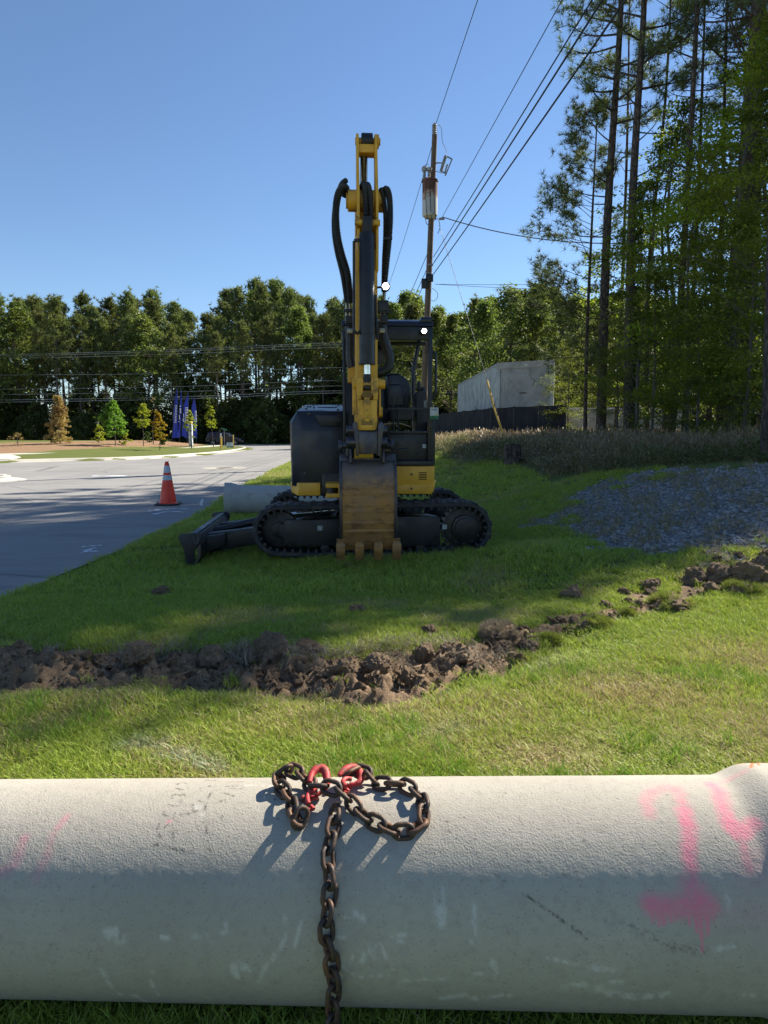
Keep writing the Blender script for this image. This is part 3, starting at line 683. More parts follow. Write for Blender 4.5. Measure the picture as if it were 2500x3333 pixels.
    for k in range(12):
        a = 2*pi*k/12; o = link('bolt', bolt, None, spk); o.location = (CS[0]+.215*cos(a), y0+.118, CS[1]+.215*sin(a))
    for x in (-.62, -.22, .2, .6):
        MB().cyl((x, ya-.005, .125), (x, yb+.005, .125), .062, 20).build('track_roller', M_BLK, exc, .008)
track(-1.16, -.71, True); track(.71, 1.16, False)
MB().hull([(x, y, z) for x in (-.55, .55) for y in (-.75, .75) for z in (.22, .40)]+[(x, y, .62) for x in (-.4, .4) for y in (-.42, .42)]).build('car_body', M_BLK, exc, .02)
MB().lathe([(.46, .60), (.46, .67), (.40, .68), (.40, .77), (.5, .77), (.5, .79)], 40).build('swing_bearing', M_STEEL, exc)
# --- dozer blade on the left
bl = empty('dozer_blade'); bl.parent = exc
zt, zb, xbld = .33, -.16, -2.28
prof = [(xbld-.03, zt), (xbld+.06, zt-.015), (xbld+.105, .2), (xbld+.10, .05), (xbld+.03, -.08), (xbld-.03, zb), (xbld-.045, zb), (xbld+.01, -.07), (xbld+.06, .05), (xbld+.062, .19), (xbld+.03, .27), (xbld-.06, zt-.02)]
MB().prism(prof, 'y', -1.15, 1.15).build('moldboard', M_STEEL, bl, .006)
ep = [(xbld-.17, zt-.03), (xbld-.14, zt+.01), (xbld+.09, zt+.03), (xbld+.125, zt-.02), (xbld+.10, zt-.12), (xbld+.03, zt-.2), (xbld+.03, -.05), (xbld-.03, zb-.01), (xbld-.12, zb-.005), (xbld-.09, .02), (xbld-.1, zt-.19)]
for y in (-1.17, 1.15):
    MB().prism(ep, 'y', y, y+.022).build('end_plate', M_BLK, bl, .005)
    P = [Vector((xbld+.055+.035*cos(a)*.8, y+.011, zt-.055+.06*sin(a))) for a in np.linspace(0, 2*pi, 17)]
    MB().tube(P, .018, 8, False).build('tie_down_ring', M_STEEL, bl)
MB().box(xbld-.03, xbld+.05, -1.14, 1.14, zt-.03, zt+.012).build('top_rail', M_NAVY, bl, .01)
for y in (-.52, .52):
    MB().hull([(xbld+.08, y-.07, .0), (xbld+.08, y+.07, .0), (xbld+.08, y-.07, .26), (xbld+.08, y+.07, .26), (-.5, y-.05, .28), (-.5, y+.05, .28), (-.5, y-.05, .46), (-.5, y+.05, .46)]).build('push_arm', M_BLK, bl, .012)
MB().hull([(xbld+.09, -.72, .02), (xbld+.09, -.45, .02), (xbld+.09, -.72, .24), (xbld+.09, -.45, .24), (-1.95, -.66, .12), (-1.95, -.48, .12), (-1.95, -.66, .27), (-1.95, -.48, .27)]).build('arm_gusset', M_BLK, bl, .01)
MB().cyl((xbld+.12, 0, .22), (-1.3, 0, .42), .055, 18).build('blade_cylinder', M_BLK, bl)
MB().cyl((-1.3, 0, .42), (-.5, 0, .5), .03, 14).build('blade_cylinder_rod', M_CHROME, bl)
MB().obox((xbld+.1, -.35, .20), (-.6, -.3, .47), .03, .05).build('hose_guard', M_NAVY, bl, .006)

# --- upper structure
FY = -.72
hx0, hx1 = mx_(944, 1450, FY), mx_(1120, 1450, FY); hz0 = mz_(1000, 1583, FY); hz1 = mz_(1000, 1337, FY); hzc = mz_(1000, 1402, FY)
hzr = mz_(1000, 1316, .8)
H_ = [(hx0+.16, FY, hz0), (hx1, FY, hz0), (hx1, FY, hzc), (hx0+.16, FY, hzc), (hx1, FY+.075, hz1), (hx0+.1, FY+.075, hz1), (hx0+.0, FY+.2, hz0), (hx0-.012, FY+.2, hzc+.12), (hx0-.005, FY+.3, hzc+.02), (hx0+.1, FY+.26, hz1+.024), (hx0+.13, .95, hzr), (hx1, .95, hzr), (hx1, .95, hz0), (hx0+.05, .95, hz0), (hx0, .8, hz0), (hx0, .8, hzc+.15), (hx0+.02, FY+.05, hz0), (hx0+.02, FY+.08, hzc+.1), (hx0+.10, FY+.09, hz1-.015)]
hood = MB().hull(H_).build('engine_hood', M_NAVY, exc, .014)
bolt2 = MB().cyl((0, -.012, 0), (0, .008, 0), .02, 12).cyl((0, -.018, 0), (0, 0, 0), .009, 6).mesh('latch', .002); bolt2.materials.append(M_STEEL)
for u, v in ((1005, 1347), (993, 1542)):
    o = link('latch', bolt2, None, hood); q = ml(u, v, FY); o.location = (q.x, FY-.004+(.05 if v < 1400 else 0), q.z)
capm = MB().cyl((0, 0, -.01), (0, 0, .02), .014, 8).mesh('bolt_head', .003); capm.materials.append(M_BLK)
for u, y in ((985, .2), (1010, .2), (1020, .75), (1100, .75), (972, -.35), (1022, -.1), (1100, -.5)):
    o = link('bolt_head', capm, None, hood); q = ml(u, 1320, y); o.location = (max(q.x, hx0+.2), y, hz1+(hzr-hz1)*(y-FY-.075)/(.875-FY)+.002)
MB().tube(smooth([(hx0+a, b, hz1+(hzr-hz1)*(b-FY-.075)/(.875-FY)+.006) for a, b in ((.35, .1), (.5, .05), (.62, .2))], 5), .007, 6).build('hood_strap', M_BLK, hood)
MB().hull([(hx0+.32, FY-.004, hzc+.20), (hx1-.02, FY-.004, hzc+.20), (hx0+.4, FY-.002, hzc+.06), (hx1-.02, FY-.002, hzc+.06), (hx0+.40, FY+.06, hzc+.06), (hx1-.02, FY+.06, hzc+.2), (hx0+.32, FY+.07, hzc+.2), (hx1-.02, FY+.06, hzc+.06)]).build('hood_recess', M_NAVY, hood, .008)
# yellow skirts
sz0, sz1 = mz_(1000, 1613, FY), mz_(1000, 1571, FY)
sx0, sx1 = hx0-.005, mx_(1043, 1600, FY)
MB().hull([(sx0+.1, FY-.03, sz0), (sx1, FY-.03, sz0), (sx1, FY-.03, sz1), (sx0+.12, FY-.03, sz1), (sx0, FY+.2, sz0+.03), (sx0-.01, FY+.2, sz1), (sx0, .95, sz0+.03), (sx0-.01, .95, sz1), (sx1, .95, sz0), (sx1, .95, sz1)]).build('counterweight_skirt', M_YEL, exc, .012)
RY = -.80
rx0, rx1 = mx_(1270, 1560, RY), mx_(1411, 1560, RY); rz0, rz1 = mz_(1350, 1578, RY), mz_(1350, 1517, RY)
pan = MB().hull([(x, y, z) for x in (rx0, rx1) for y in (RY, .9) for z in (rz0, rz1)]+[(rx1+.03, RY+.1, rz0), (rx1+.03, RY+.1, rz1)]).build('side_panel', M_YEL, exc, .012)
lx0, lx1, lz0, lz1 = mx_(1270, 1600, RY), mx_(1418, 1590, RY), mz_(1350, 1608, RY), mz_(1350, 1579, RY)
MB().hull([(lx0, RY-.02, lz0), (lx1-.06, RY-.02, lz0), (lx1-.05, RY-.02, lz1), (lx0, RY-.02, lz1), (lx1+.015, RY+.05, lz1+.06), (lx1-.02, RY+.05, lz0+.02), (lx0, .9, lz0), (lx0, .9, lz1), (lx1, .9, lz0+.02), (lx1+.015, .9, lz1+.06)]).build('lower_skirt', M_YEL, exc, .014)
M_DARK = mat('dark_opening', (.004, .004, .004), rough=.9)
for k in range(5):
    v = 1538.5+k*5.4; a = ml(1363, v, RY); b = ml(1389, v, RY)
    MB().box(a.x, b.x, RY-.003, RY+.004, a.z-.0055, a.z+.0055).build('louvre', M_DARK, pan, .002)
for u, v in ((1340, 1544), (1339, 1590)):
    o = link('bolt', bolt, None, pan); q = ml(u, v, RY-.02); o.location = (q.x, RY-.012-(.02 if v > 1580 else 0), q.z)
MB().hull([(sx1+.02, FY-.02, sz0+.02), (rx0+.05, FY-.02, sz0+.02), (sx1+.02, FY-.02, sz1+.12), (rx0+.05, FY-.02, sz1+.12), (sx1+.02, .6, sz0+.02), (rx0+.05, .6, sz0+.02), (sx1+.02, .6, sz1+.12), (rx0+.05, .6, sz1+.12)]).build('revolving_frame', M_BLK, exc, .01)
# deck, front panel, floor box of the operator station
dz0, dz1 = mz_(1350, 1516, RY), mz_(1350, 1500, RY)
dx1 = mx_(1412, 1508, RY)
MB().box(rx0-.02, dx1, RY-.02, .75, dz0, dz1).build('deck', M_BLK, exc, .012)
CY = -.74
cxl, cxr = mx_(1116, 1300, CY), mx_(1407, 1300, CY)
fz1 = mz_(1350, 1408, CY)
MB().box(mx_(1268, 1450, CY), cxr-.03, CY+.06, CY+.1, dz1, fz1).build('front_panel', M_BLK, exc, .01)
M_LBL = mat('label_white', (.55, .57, .6), (.4, .42, .45), 70, .6)
q = ml(1381, 1452, CY+.06); MB().box(q.x-.024, q.x+.024, CY+.056, CY+.0605, q.z-.026, q.z+.026).build('warning_label', M_LBL, exc)
MB().hull([(mx_(1300, 1462, CY), CY+.03, mz_(1300, 1462, CY)), (mx_(1330, 1458, CY), CY+.03, mz_(1330, 1458, CY)), (mx_(1290, 1470, CY), CY+.03, mz_(1290, 1470, CY)), (mx_(1335, 1468, CY), CY+.03, mz_(1335, 1468, CY)), (mx_(1300, 1462, CY), CY+.15, mz_(1300, 1458, CY)), (mx_(1330, 1458, CY), CY+.15, mz_(1330, 1456, CY))]).build('foot_pedal', M_BLK, exc, .006)
MB().box(mx_(1260, 1420, CY), cxr-.04, -.3, .7, dz1, mz_(1350, 1430, CY)).build('seat_box', M_BLK, exc, .02)
MB().box(mx_(1122, 1300, .3), mx_(1264, 1300, .3), .3, .36, dz1-.1, mz_(1195, 1236, .3)).build('bulkhead', M_NAVY, exc, .02)
MB().box(mx_(1123, 1300, -.45), mx_(1160, 1300, -.45), -.5, .3, dz1-.1, mz_(1195, 1232, -.45)).build('boom_side_guard', M_NAVY, exc, .02)
MB().hull([(mx_(u, v, -.1), y, mz_(u, v, -.1)) for u, v in ((1225, 1110), (1252, 1180), (1225, 1190), (1240, 1115)) for y in (-.1, -.04)]).build('cylinder_guard', M_NAVY, exc, .01)
# canopy
rz_a, rz_b = mz_(1350, 1107, CY), mz_(1350, 1036, CY)
can = empty('canopy'); can.parent = exc
cr_, cl_ = cxr+.012, cxl-.01
MB().hull([(x, y, z) for x, y, z in ((cl_, CY-.03, rz_b-.10), (cr_, CY-.03, rz_b-.10), (cl_, CY-.01, rz_b-.04), (cr_, CY-.01, rz_b-.04), (cl_+.06, CY+.12, rz_b), (cr_-.06, CY+.12, rz_b), (cl_+.06, .62, rz_b), (cr_-.06, .62, rz_b), (cl_, .72, rz_b-.05), (cr_, .72, rz_b-.05), (cl_, .72, rz_b-.12), (cr_, .72, rz_b-.12))]).build('roof', M_NAVY, can, .02)
MB().hull([(x, y, z) for x in (cr_-.17, cr_-.02) for y in (CY-.02, .55) for z in (rz_b-.05, rz_b+.015)]+[(x, y, rz_b+.03) for x in (cr_-.13, cr_-.05) for y in (CY+.06, .5)]).build('roof_rib', M_NAVY, can, .015)
MB().box(cl_+.03, cr_-.05, CY, CY+.06, rz_a, rz_b-.10).build('front_header', M_BLK, can, .012)
MB().box(cl_+.04, cr_-.06, CY+.3, CY+.34, rz_a-.03, rz_a+.02).build('header_rail', M_BLK, can, .008)
pw = .055
MB().hull([(x, y, z) for x in (cxr-pw, cxr) for y in (CY, CY+.07) for z in (dz1, rz_b-.1)]).build('post', M_NAVY, can, .012)
MB().hull([(x, y, z) for x in (cxl, cxl+.042) for y in (CY, CY+.07) for z in (dz1-.1, rz_b-.16)]).build('post', M_NAVY, can, .012)
ra = [ml(u, v, .55) for u, v in ((1368, 1098), (1357, 1150), (1347, 1200), (1345, 1260), (1347, 1330), (1349, 1420))]
MB().tube(smooth(ra, 4), .032, 10).build('rear_post', M_NAVY, can)
rb = [Vector((cxl+.12, .55, z)) for z in (dz1, 1.5, rz_b-.1)]; MB().tube(rb, .032, 10).build('rear_post', M_NAVY, can)
gr = [ml(u, v, CY+.03) for u, v in ((1404, 1146), (1414, 1148), (1419, 1165), (1419, 1220), (1418, 1270), (1412, 1290), (1404, 1300))]
MB().tube(smooth(gr, 5), .017, 10).build('grab_handle', M_NAVY, can)
for v, w in ((1331, .03), (1407, .034)):
    z = mz_(1330, v, CY); MB().box(mx_(1262, v, CY), cxr-pw+.01, CY+.01, CY+.05, z-w/2, z+w/2).build('guard_bar', M_NAVY, can, .008)
z0, z1 = mz_(1400, 1530, CY-.01), mz_(1400, 1400, CY-.01)
MB().box(cxr-.02, cxr+.05, CY+.02, .4, dz1-.06, mz_(1400, 1372, CY)).build('step_guard', M_BLK, exc, .02)
# seat: back shell with bolster, headrest, cushion, arm consoles
SY = .18
seat = empty('seat'); seat.parent = exc
S = [(u, v) for u, v in ((1258, 1330), (1256, 1222), (1272, 1215), (1298, 1215), (1316, 1226), (1333, 1244), (1338, 1262), (1336, 1300), (1330, 1330))]
MB().prism([(mx_(u, v, SY), mz_(u, v, SY)) for u, v in S], 'y', SY, SY+.12).build('backrest', M_NAVY, seat, .03, segs=3)
MB().prism([(mx_(u, v, SY), mz_(u, v, SY)) for u, v in ((1262, 1252), (1300, 1250), (1318, 1262), (1316, 1322), (1262, 1322))], 'y', SY-.035, SY+.02).build('back_cushion', M_NAVY, seat, .02, segs=3)
MB().box(mx_(1262, 1340, SY), mx_(1332, 1340, SY), -.32, SY+.05, mz_(1300, 1372, SY), mz_(1300, 1336, SY)).build('cushion', M_BLK, seat, .03, segs=3)
for u0, u1 in ((1352, 1388),):
    MB().hull([(mx_(u, v, -.1), y, mz_(u, v, -.1)) for u, v in ((u0, 1290), (u1-2, 1290), (u0+4, 1276), (u1-6, 1276), (u0, 1420), (u1, 1420)) for y in (-.25, .2)]).build('control_console', mat('console_grey', (.035, .036, .036), (.05, .05, .05), 8, .7), exc, .015)
M_SW = mat('switch_panel', (.35, .37, .4), (.1, .1, .12), 55, .5)
q0, q1 = ml(1382, 1303, -.26), ml(1388, 1327, -.26); MB().box(q0.x-.01, q1.x, -.262, -.252, q1.z, q0.z).build('switch_panel', M_SW, exc, .003)
for u0, v0, u1, v1 in ((1277, 1290, 1283, 1410), (1294, 1290, 1297, 1410)):
    MB().tube(smooth([ml(u0, v0, -.5), ml((u0+u1)/2, (v0+v1)/2, -.5), ml(u1, v1, -.55)], 4), .011, 8).build('travel_lever', M_BLK, exc)
MB().tube(smooth([ml(u, v, -.2) for u, v in ((1362, 1268), (1366, 1285), (1378, 1305), (1380, 1340))], 4), .012, 8).build('control_lever', M_BLK, exc)
MB().lathe([(.02, 0), (.032, .03), (.03, .08), (.018, .12), (.002, .13)], 14, tuple(ml(1363, 1272, -.2))).build('joystick', M_BLK, exc)
MB().lathe([(.05, 0), (.055, .05), (.03, .1), (.002, .11)], 16, tuple(ml(1376, 1284, .0))).build('knob', M_BLK, exc)
MB().tube([ml(u, v, -.45) for u, v in ((1240, 1385), (1262, 1379), (1305, 1379), (1335, 1389))], .012, 8).build('pedal_bar', mat('wood_tan', (.30, .22, .12), rough=.7), exc)
# work lights
def lamp_mat():
    t = NT('lit_lamp'); t.b.inputs['Base Color'].default_value = (1, 1, 1, 1); t.b.inputs['Emission Color'].default_value = (1, .98, .95, 1); t.b.inputs['Emission Strength'].default_value = 14; return t.m
M_LAMP = lamp_mat(); M_LENS = mat('lamp_lens', (.6, .6, .6), (.45, .45, .45), 60, .15)
def work_light(u, v, y, r, name_label):
    e = empty('work_light'); e.parent = exc; e.location = ml(u, v, y); e['label'] = name_label
    pr_ = [(r*.6, .06), (r*.95, .045), (r, .02), (r, -.012), (r*.9, -.016)]
    mb = MB().lathe([(a, b) for a, b in pr_], 28); mb.v = [(x, z, yy) for x, yy, z in mb.v]; mb.build('housing', M_BLK, e)
    lens = MB().lathe([(r*.86, -.018), (r*.7, -.024), (.001, -.027)], 28); lens.v = [(x, z, yy) for x, yy, z in lens.v]; lens.build('lens', M_LENS, e)
    led = MB().lathe([(r*.17, -.004), (r*.17, .004)], 10); led.v = [(x, z, yy) for x, yy, z in led.v]; lm = led.mesh('led'); lm.materials.append(M_LAMP)
    for k in range(7):
        o = link('led', lm, None, e); a = 2*pi*k/6; o.location = (0, -.03, 0) if k == 6 else (r*.5*cos(a), -.028, r*.5*sin(a))
    MB().box(-.015, .015, .03, .07, -.02, .02).box(-.03, -.02, .0, .08, -r*.9, r*.2).build('bracket', M_BLK, e, .003)
work_light(1380, 1078, CY-.05, .046, 'lit round work light under the canopy corner')

# --- boom, stick, cylinders, hoses
SYF = -2.0; SYB = -1.62            # stick front and back
M_BOOMY = -1.35
zz = lambda v, y: mz_(1195, v, y)
xx = lambda u, v, y: mx_(u, v, y)
xc = xx(1194, 1000, SYF)
# swing bracket (yellow clevis with dark post)
sb = empty('swing_bracket'); sb.parent = exc
bx0, bx1 = xx(1061, 1600, -1.0), xx(1190, 1600, -1.0); z1, z2 = mz_(1080, 1572, -1.0), mz_(1080, 1618, -1.0)
MB().box(bx0, xc+.2, -1.12, -.6, z1-.055, z1).build('top_plate', M_YEL, sb, .012); MB().box(bx0, xc+.2, -1.12, -.6, z2, z2+.055).build('bottom_plate', M_YEL, sb, .012)
MB().cyl((bx0+.08, -1.0, z2+.03), (bx0+.08, -1.0, z1-.03), .07, 20).build('king_pin', M_BLK, sb)
MB().box(bx0+.16, xc+.22, -1.14, -.7, z2+.01, z1-.01).build('web', M_YEL, sb, .012)
MB().hull([(xc+a, y, z) for a in (-.2, .2) for y, z in ((-1.3, .75), (-.7, .75), (-1.3, 1.2), (-.75, 1.25))]).build('boom_foot_casting', M_BLK, sb, .02)
# boom: side-view profile extruded across
bw = .115
prof = [(-.85, 1.0), (-1.12, 1.02), (-1.22, 1.7), (-1.30, 2.3), (-1.48, 3.1), (-1.80, 4.12), (-1.72, 4.26), (-1.56, 4.2), (-1.25, 3.3), (-1.0, 2.5), (-.88, 1.7)]
boom = MB().prism(prof, 'x', xc-bw, xc+bw).build('boom', M_YEL, exc, .012)
MB().box(xc-.20, xc+.1, -1.24, -1.0, mz_(1150, 1245, -1.2), mz_(1150, 1188, -1.2)).build('boom_doubler', M_YELW, boom, .01)
for s in (-1, 1):
    MB().hull([(xc+s*bw, y, z) for y, z in ((-1.35, 2.5), (-1.6, 3.5), (-1.3, 3.0), (-1.15, 2.6))]+[(xc+s*(bw+.02), y, z) for y, z in ((-1.38, 2.6), (-1.55, 3.35), (-1.35, 3.0), (-1.2, 2.65))]).build('boom_gusset', M_YEL, boom)
py = -1.78; pz = zz(655, py)
bs = MB(); bs.cyl((xx(1132, 650, py), py, pz), (xx(1250, 650, py), py, pz), .115, 28); bs.build('boom_tip_boss', M_YELW, boom, .01)
for u0, u1 in ((1126, 1136), (1246, 1254)):
    MB().cyl((xx(u0, 650, py), py, pz), (xx(u1, 650, py), py, pz), .085, 20).build('pin', M_YELW, boom, .006)
# stick
st = empty('stick'); st.parent = exc
ztp = zz(442, -1.66); zmid = zz(800, SYF); zlo = zz(1400, SYF)
pp = [(-1.58, ztp), (-1.74, ztp-.01), (-1.86, zz(560, -1.8)), (-1.98, zz(640, -1.95)), (-2.0, zmid), (-1.97, zmid-.25), (-1.72, zmid-.25), (-1.60, zz(700, -1.6)), (-1.60, zz(560, -1.6))]
for ua, ub in ((1160, 1169), (1220, 1229)):
    MB().prism(pp, 'x', xx(ua, 560, -1.8), xx(ub, 560, -1.8)).build('side_plate', M_YEL, st, .006)
MB().box(xx(1166, 490, -1.66), xx(1223, 490, -1.66), -1.75, -1.58, zz(507, -1.66), zz(478, -1.66)).build('cross_member', M_YEL, st, .02)
MB().cyl((xx(1156, 462, -1.66), -1.66, zz(461, -1.66)), (xx(1238, 462, -1.66), -1.66, zz(461, -1.66)), .04, 18).build('pin', M_YELW, st, .005)
MB().cyl((xx(1226, 462, -1.66), -1.66, zz(461, -1.66)), (xx(1233, 462, -1.66), -1.66, zz(461, -1.66)), .075, 18).build('pin_collar', M_YELW, st, .005)
MB().box(xx(1157, 900, SYF+.04), xx(1229, 900, SYF+.04), SYF+.05, SYB, zlo, zmid-.03).build('box_section', M_YEL, st, .014)
for ua, ub in ((1158, 1166), (1222, 1230)):
    MB().hull([(x, y, z) for x in (xx(ua, 760, -2), xx(ub, 760, -2)) for y, z in ((-2.06, zz(716, -2)), (-2.06, zz(735, -2)), (-1.9, zz(690, -2)), (-1.9, zz(760, -2)))]).build('cylinder_lug', M_YELW, st, .008)
MB().cyl((xx(1155, 725, -2.05), -2.05, zz(725, -2.05)), (xx(1237, 725, -2.05), -2.05, zz(725, -2.05)), .035, 16).build('pin', M_YELW, st, .004)
# stick cylinder (on the back of the boom, rod to the head of the stick)
sc = empty('stick_cylinder'); sc.parent = exc
a = Vector((xc-.01, -1.66, zz(461, -1.66))); b = Vector((xc-.01, -1.22, 3.55)); d = (b-a).normalized()
MB().cyl(a+d*.05, b, .042, 18).build('rod', mat('dull_rod', (.22, .22, .23), (.12, .12, .13), 12, .25, 1), sc); MB().cyl(b, b+d*1.2, .075, 22).build('barrel', M_BLK, sc)
MB().cyl((xx(1176, 461, -1.66), -1.66, a.z), (xx(1213, 461, -1.66), -1.66, a.z), .088, 24).build('rod_eye', M_BLK, sc, .01)
# bucket cylinder on the front of the stick
bc = empty('bucket_cylinder'); bc.parent = exc; by = SYF-.06
MB().hull([(x, y, z) for x in (xx(1180, 730, by), xx(1212, 730, by)) for y in (by-.05, by+.05) for z in (zz(760, by), zz(705, by))]).build('head_eye', M_BLK, bc, .02)
MB().tube([(xc, by, z) for z in (zz(758, by), zz(765, by), zz(1090, by), zz(1092, by), zz(1185, by))], [.07, .083, .083, .087, .087], 28).build('barrel', M_BLK, bc, 0, 30)
MB().cyl((xc-.002, by, zz(1187, by)), (xc-.002, by, zz(1180, by)), .094, 28).build('gland', M_BLK, bc, .003)
MB().cyl((xc, by, zz(1220, by)), (xc, by, zz(1186, by)), .036, 22).build('rod', M_CHROME, bc)
MB().hull([(x, y, z) for x in (xx(1183, 1240, by), xx(1206, 1240, by)) for y in (by-.05, by+.06) for z in (zz(1218, by), zz(1268, by))]).build('rod_eye', M_BLK, bc, .015)
# steel oil tube along the cylinder
tb = [ml(u, v, by-.02) for u, v in ((1152, 785), (1152, 900), (1152, 1060), (1155, 1078), (1163, 1085), (1171, 1078), (1174, 1060), (1174, 900), (1174, 800))]
MB().tube(smooth(tb, 5), .015, 8).build('oil_tube', M_BLK, bc); MB().obox(ml(1152, 784, by-.02), ml(1176, 781, by-.02), .03, .035).build('tube_clamp', M_BLK, bc, .005)
# bucket link (H-shaped yellow casting)
hl = empty('bucket_link'); hl.parent = exc; hy = by-.02
def sq(pts, y): return [(xx(u, v, y), mz_(u, v, y)) for u, v in pts]
body = MB()
body.prism(sq(((1163, 1300), (1170, 1303), (1225, 1303), (1226, 1299), (1226, 1392), (1221, 1400), (1168, 1400), (1163, 1392)), hy), 'y', hy-.05, hy+.10)
body.build('plate', M_YELW, hl, .014)
for P in (((1158, 1236), (1161, 1230), (1181, 1230), (1181, 1280), (1174, 1290), (1176, 1302), (1162, 1302)), ((1207, 1230), (1230, 1230), (1233, 1236), (1229, 1302), (1213, 1302), (1215, 1290), (1207, 1280))):
    MB().prism(sq(P, hy), 'y', hy-.055, hy+.10).build('fork', M_YELW, hl, .012)
MB().prism(sq(((1185, 1295), (1186, 1372), (1203, 1372), (1203, 1295)), hy), 'y', hy-.066, hy-.04).build('rib', M_YELW, hl, .006)
M_REC = mat('pocket_shade_yellow', (.26, .145, .02), (.16, .085, .015), 6, .65)  # pockets are flat plates; the shade of a recess is put into this yellow
for P in (((1176, 1273), (1213, 1273), (1213, 1288), (1207, 1295), (1182, 1295), (1176, 1288)), ((1175, 1384), (1175, 1372), (1181, 1365), (1206, 1365), (1212, 1372), (1212, 1384))):
    MB().prism(sq(P, hy), 'y', hy-.053, hy-.03).build('pocket', M_REC, hl)
MB().prism(sq(((1174, 1384), (1211, 1384), (1211, 1398), (1200, 1399), (1195, 1395), (1189, 1395), (1184, 1399), (1174, 1398)), hy), 'y', hy-.062, hy-.03).build('stop_block', M_YELW, hl, .005)
MB().cyl((xx(1148, 1250, hy), hy+.02, mz_(1195, 1250, hy)), (xx(1254, 1250, hy), hy+.02, mz_(1195, 1250, hy)), .052, 22).build('pin', M_YELW, hl, .006)
for ua, ub in ((1147, 1157), (1234, 1240)):
    MB().hull([(x, y, z) for x in (xx(ua, 1280, hy), xx(ub, 1280, hy)) for y in (hy+.0, hy+.1) for z in (mz_(1195, 1232, hy), mz_(1195, 1350, hy))]).build('side_link', M_YELW, exc, .008)
MB().cyl((xx(1234, 1342, hy), hy+.12, mz_(1195, 1340, hy)), (xx(1247, 1342, hy), hy+.12, mz_(1195, 1340, hy)), .06, 18).build('pivot_cap', M_YELW, exc, .006)
# coupler
cp = empty('quick_coupler'); cp.parent = exc; ky = hy-.02
MB().prism(sq(((1164, 1398), (1172, 1404), (1222, 1404), (1230, 1398), (1232, 1478), (1164, 1478)), ky), 'y', ky-.02, ky+.3).build('housing', M_STEEL, cp, .015)
for P in (((1152, 1372), (1163, 1378), (1166, 1410), (1168, 1484), (1160, 1484), (1155, 1420), (1148, 1390)), ((1229, 1384), (1240, 1372), (1250, 1384), (1244, 1420), (1236, 1484), (1229, 1484), (1230, 1410))):
    MB().prism(sq(P, ky), 'y', ky-.06, ky+.28).build('cheek_plate', M_STEEL, cp, .008)
for v, r in ((1400, .05), (1440, .06)):
    MB().cyl((xx(1127, v, ky), ky+.08, mz_(1195, v, ky)), (xx(1262, v, ky), ky+.08, mz_(1195, v, ky)), r, 20).build('pin', M_STEEL, cp, .005)
for u, v in ((1107, 1452), (1276, 1448)):
    q = ml(u, v, ky+.08); MB().cyl((q.x-.02, q.y, q.z), (q.x+.02, q.y, q.z), .062, 18).build('pin_cap', M_STEEL, cp, .006)
MB().cyl((xx(1105, 1450, ky+.08), ky+.08, mz_(1195, 1450, ky+.08)), (xx(1278, 1448, ky+.08), ky+.08, mz_(1195, 1448, ky+.08)), .035, 14).build('pin', M_STEEL, cp)
# bucket: curved shell with side plates, lip, teeth
bk = empty('bucket'); bk.parent = exc; ty = SYF-.02
ua, ub = 1107, 1290
x0, x1 = xx(ua, 1600, ty), xx(ub, 1600, ty)
zt_, zs_, zl_ = mz_(1195, 1499, ty), mz_(1195, 1546, ty), mz_(1195, 1757, ty)
arc = [(ty+.16, zt_), (ty+.06, zt_-.06), (ty+.005, zs_), (ty-.025, zs_-.16), (ty-.03, (zs_+zl_)/2), (ty-.01, zl_+.18), (ty+.03, zl_+.06), (ty+.05, zl_)]
AR = [(p.x, p.y) for p in smooth([(a, b, 0) for a, b in arc], 4)]
inn = [(y+.03, z) for y, z in AR][::-1]
MB().prism(AR+inn, 'x', x0+.01, x1-.01).build('shell', M_BUCK, bk, 0, 30)
for v, k in ((1586, .012), (1606, .006), (1643, .008), (1661, .01), (1700, .008), (1727, .01)):          # welded wear strips
    z = mz_(1195, v, ty); yy = np.interp(-z, [-p[1] for p in AR], [p[0] for p in AR])
    MB().box(x0+.03, x1-.03, yy-.008, yy+.01, z-.010-k, z+.010+k*.5).build('wear_strip', M_BUCK, bk, .004)
for xa, xb in ((x0-.004, x0+.018), (x1-.018, x1+.004)):
    MB().prism(AR+[(ty+.55, zl_+.12), (ty+.66, zs_-.05), (ty+.5, zt_+.03), (ty+.2, zt_+.03)], 'x', xa, xb).build('side_wall', M_BUCK, bk, .003)
    MB().prism([(y-.018, z) for y, z in AR]+[(y+.03, z) for y, z in AR][::-1], 'x', xa-.004, xb+.004).build('rim', M_STEEL, bk, .003)
MB().box(x0, x1, ty+.16, ty+.5, zt_-.02, zt_+.01).build('top_plate', M_STEEL, bk, .005)
for u0, u1 in ((1103, 1141), (1250, 1292)):
    MB().hull([(xx(u, v, ty+.1), y, mz_(1195, v, ty+.1)) for u in (u0+4, u1-3) for v, y in ((1478, ty+.14), (1500, ty+.12), (1500, ty+.16), (1478, ty+.16))]).build('ear_gusset', M_STEEL, bk, .004)
for u0, u1 in ((1138, 1145), (1245, 1253)):
    MB().prism([(ty+.03, mz_(1195, 1512, ty)), (ty-.0, mz_(1195, 1505, ty)), (ty+.04, mz_(1195, 1440, ty)), (ty+.4, mz_(1195, 1445, ty)), (ty+.45, zt_)], 'x', xx(u0, 1470, ty), xx(u1, 1470, ty)).build('ear', M_STEEL, bk, .008)
q = ml(1265, 1464, ty+.1); MB().cyl((q.x-.05, q.y, q.z), (q.x+.03, q.y, q.z), .045, 16).build('pin_boss', M_STEEL, bk, .005)
q = ml(1130, 1464, ty+.1); MB().box(q.x-.015, q.x+.012, q.y-.06, q.y+.02, q.z-.07, q.z+.08).build('pin_retainer', M_STEEL, bk, .004)
lz0_ = mz_(1195, 1794, ty)
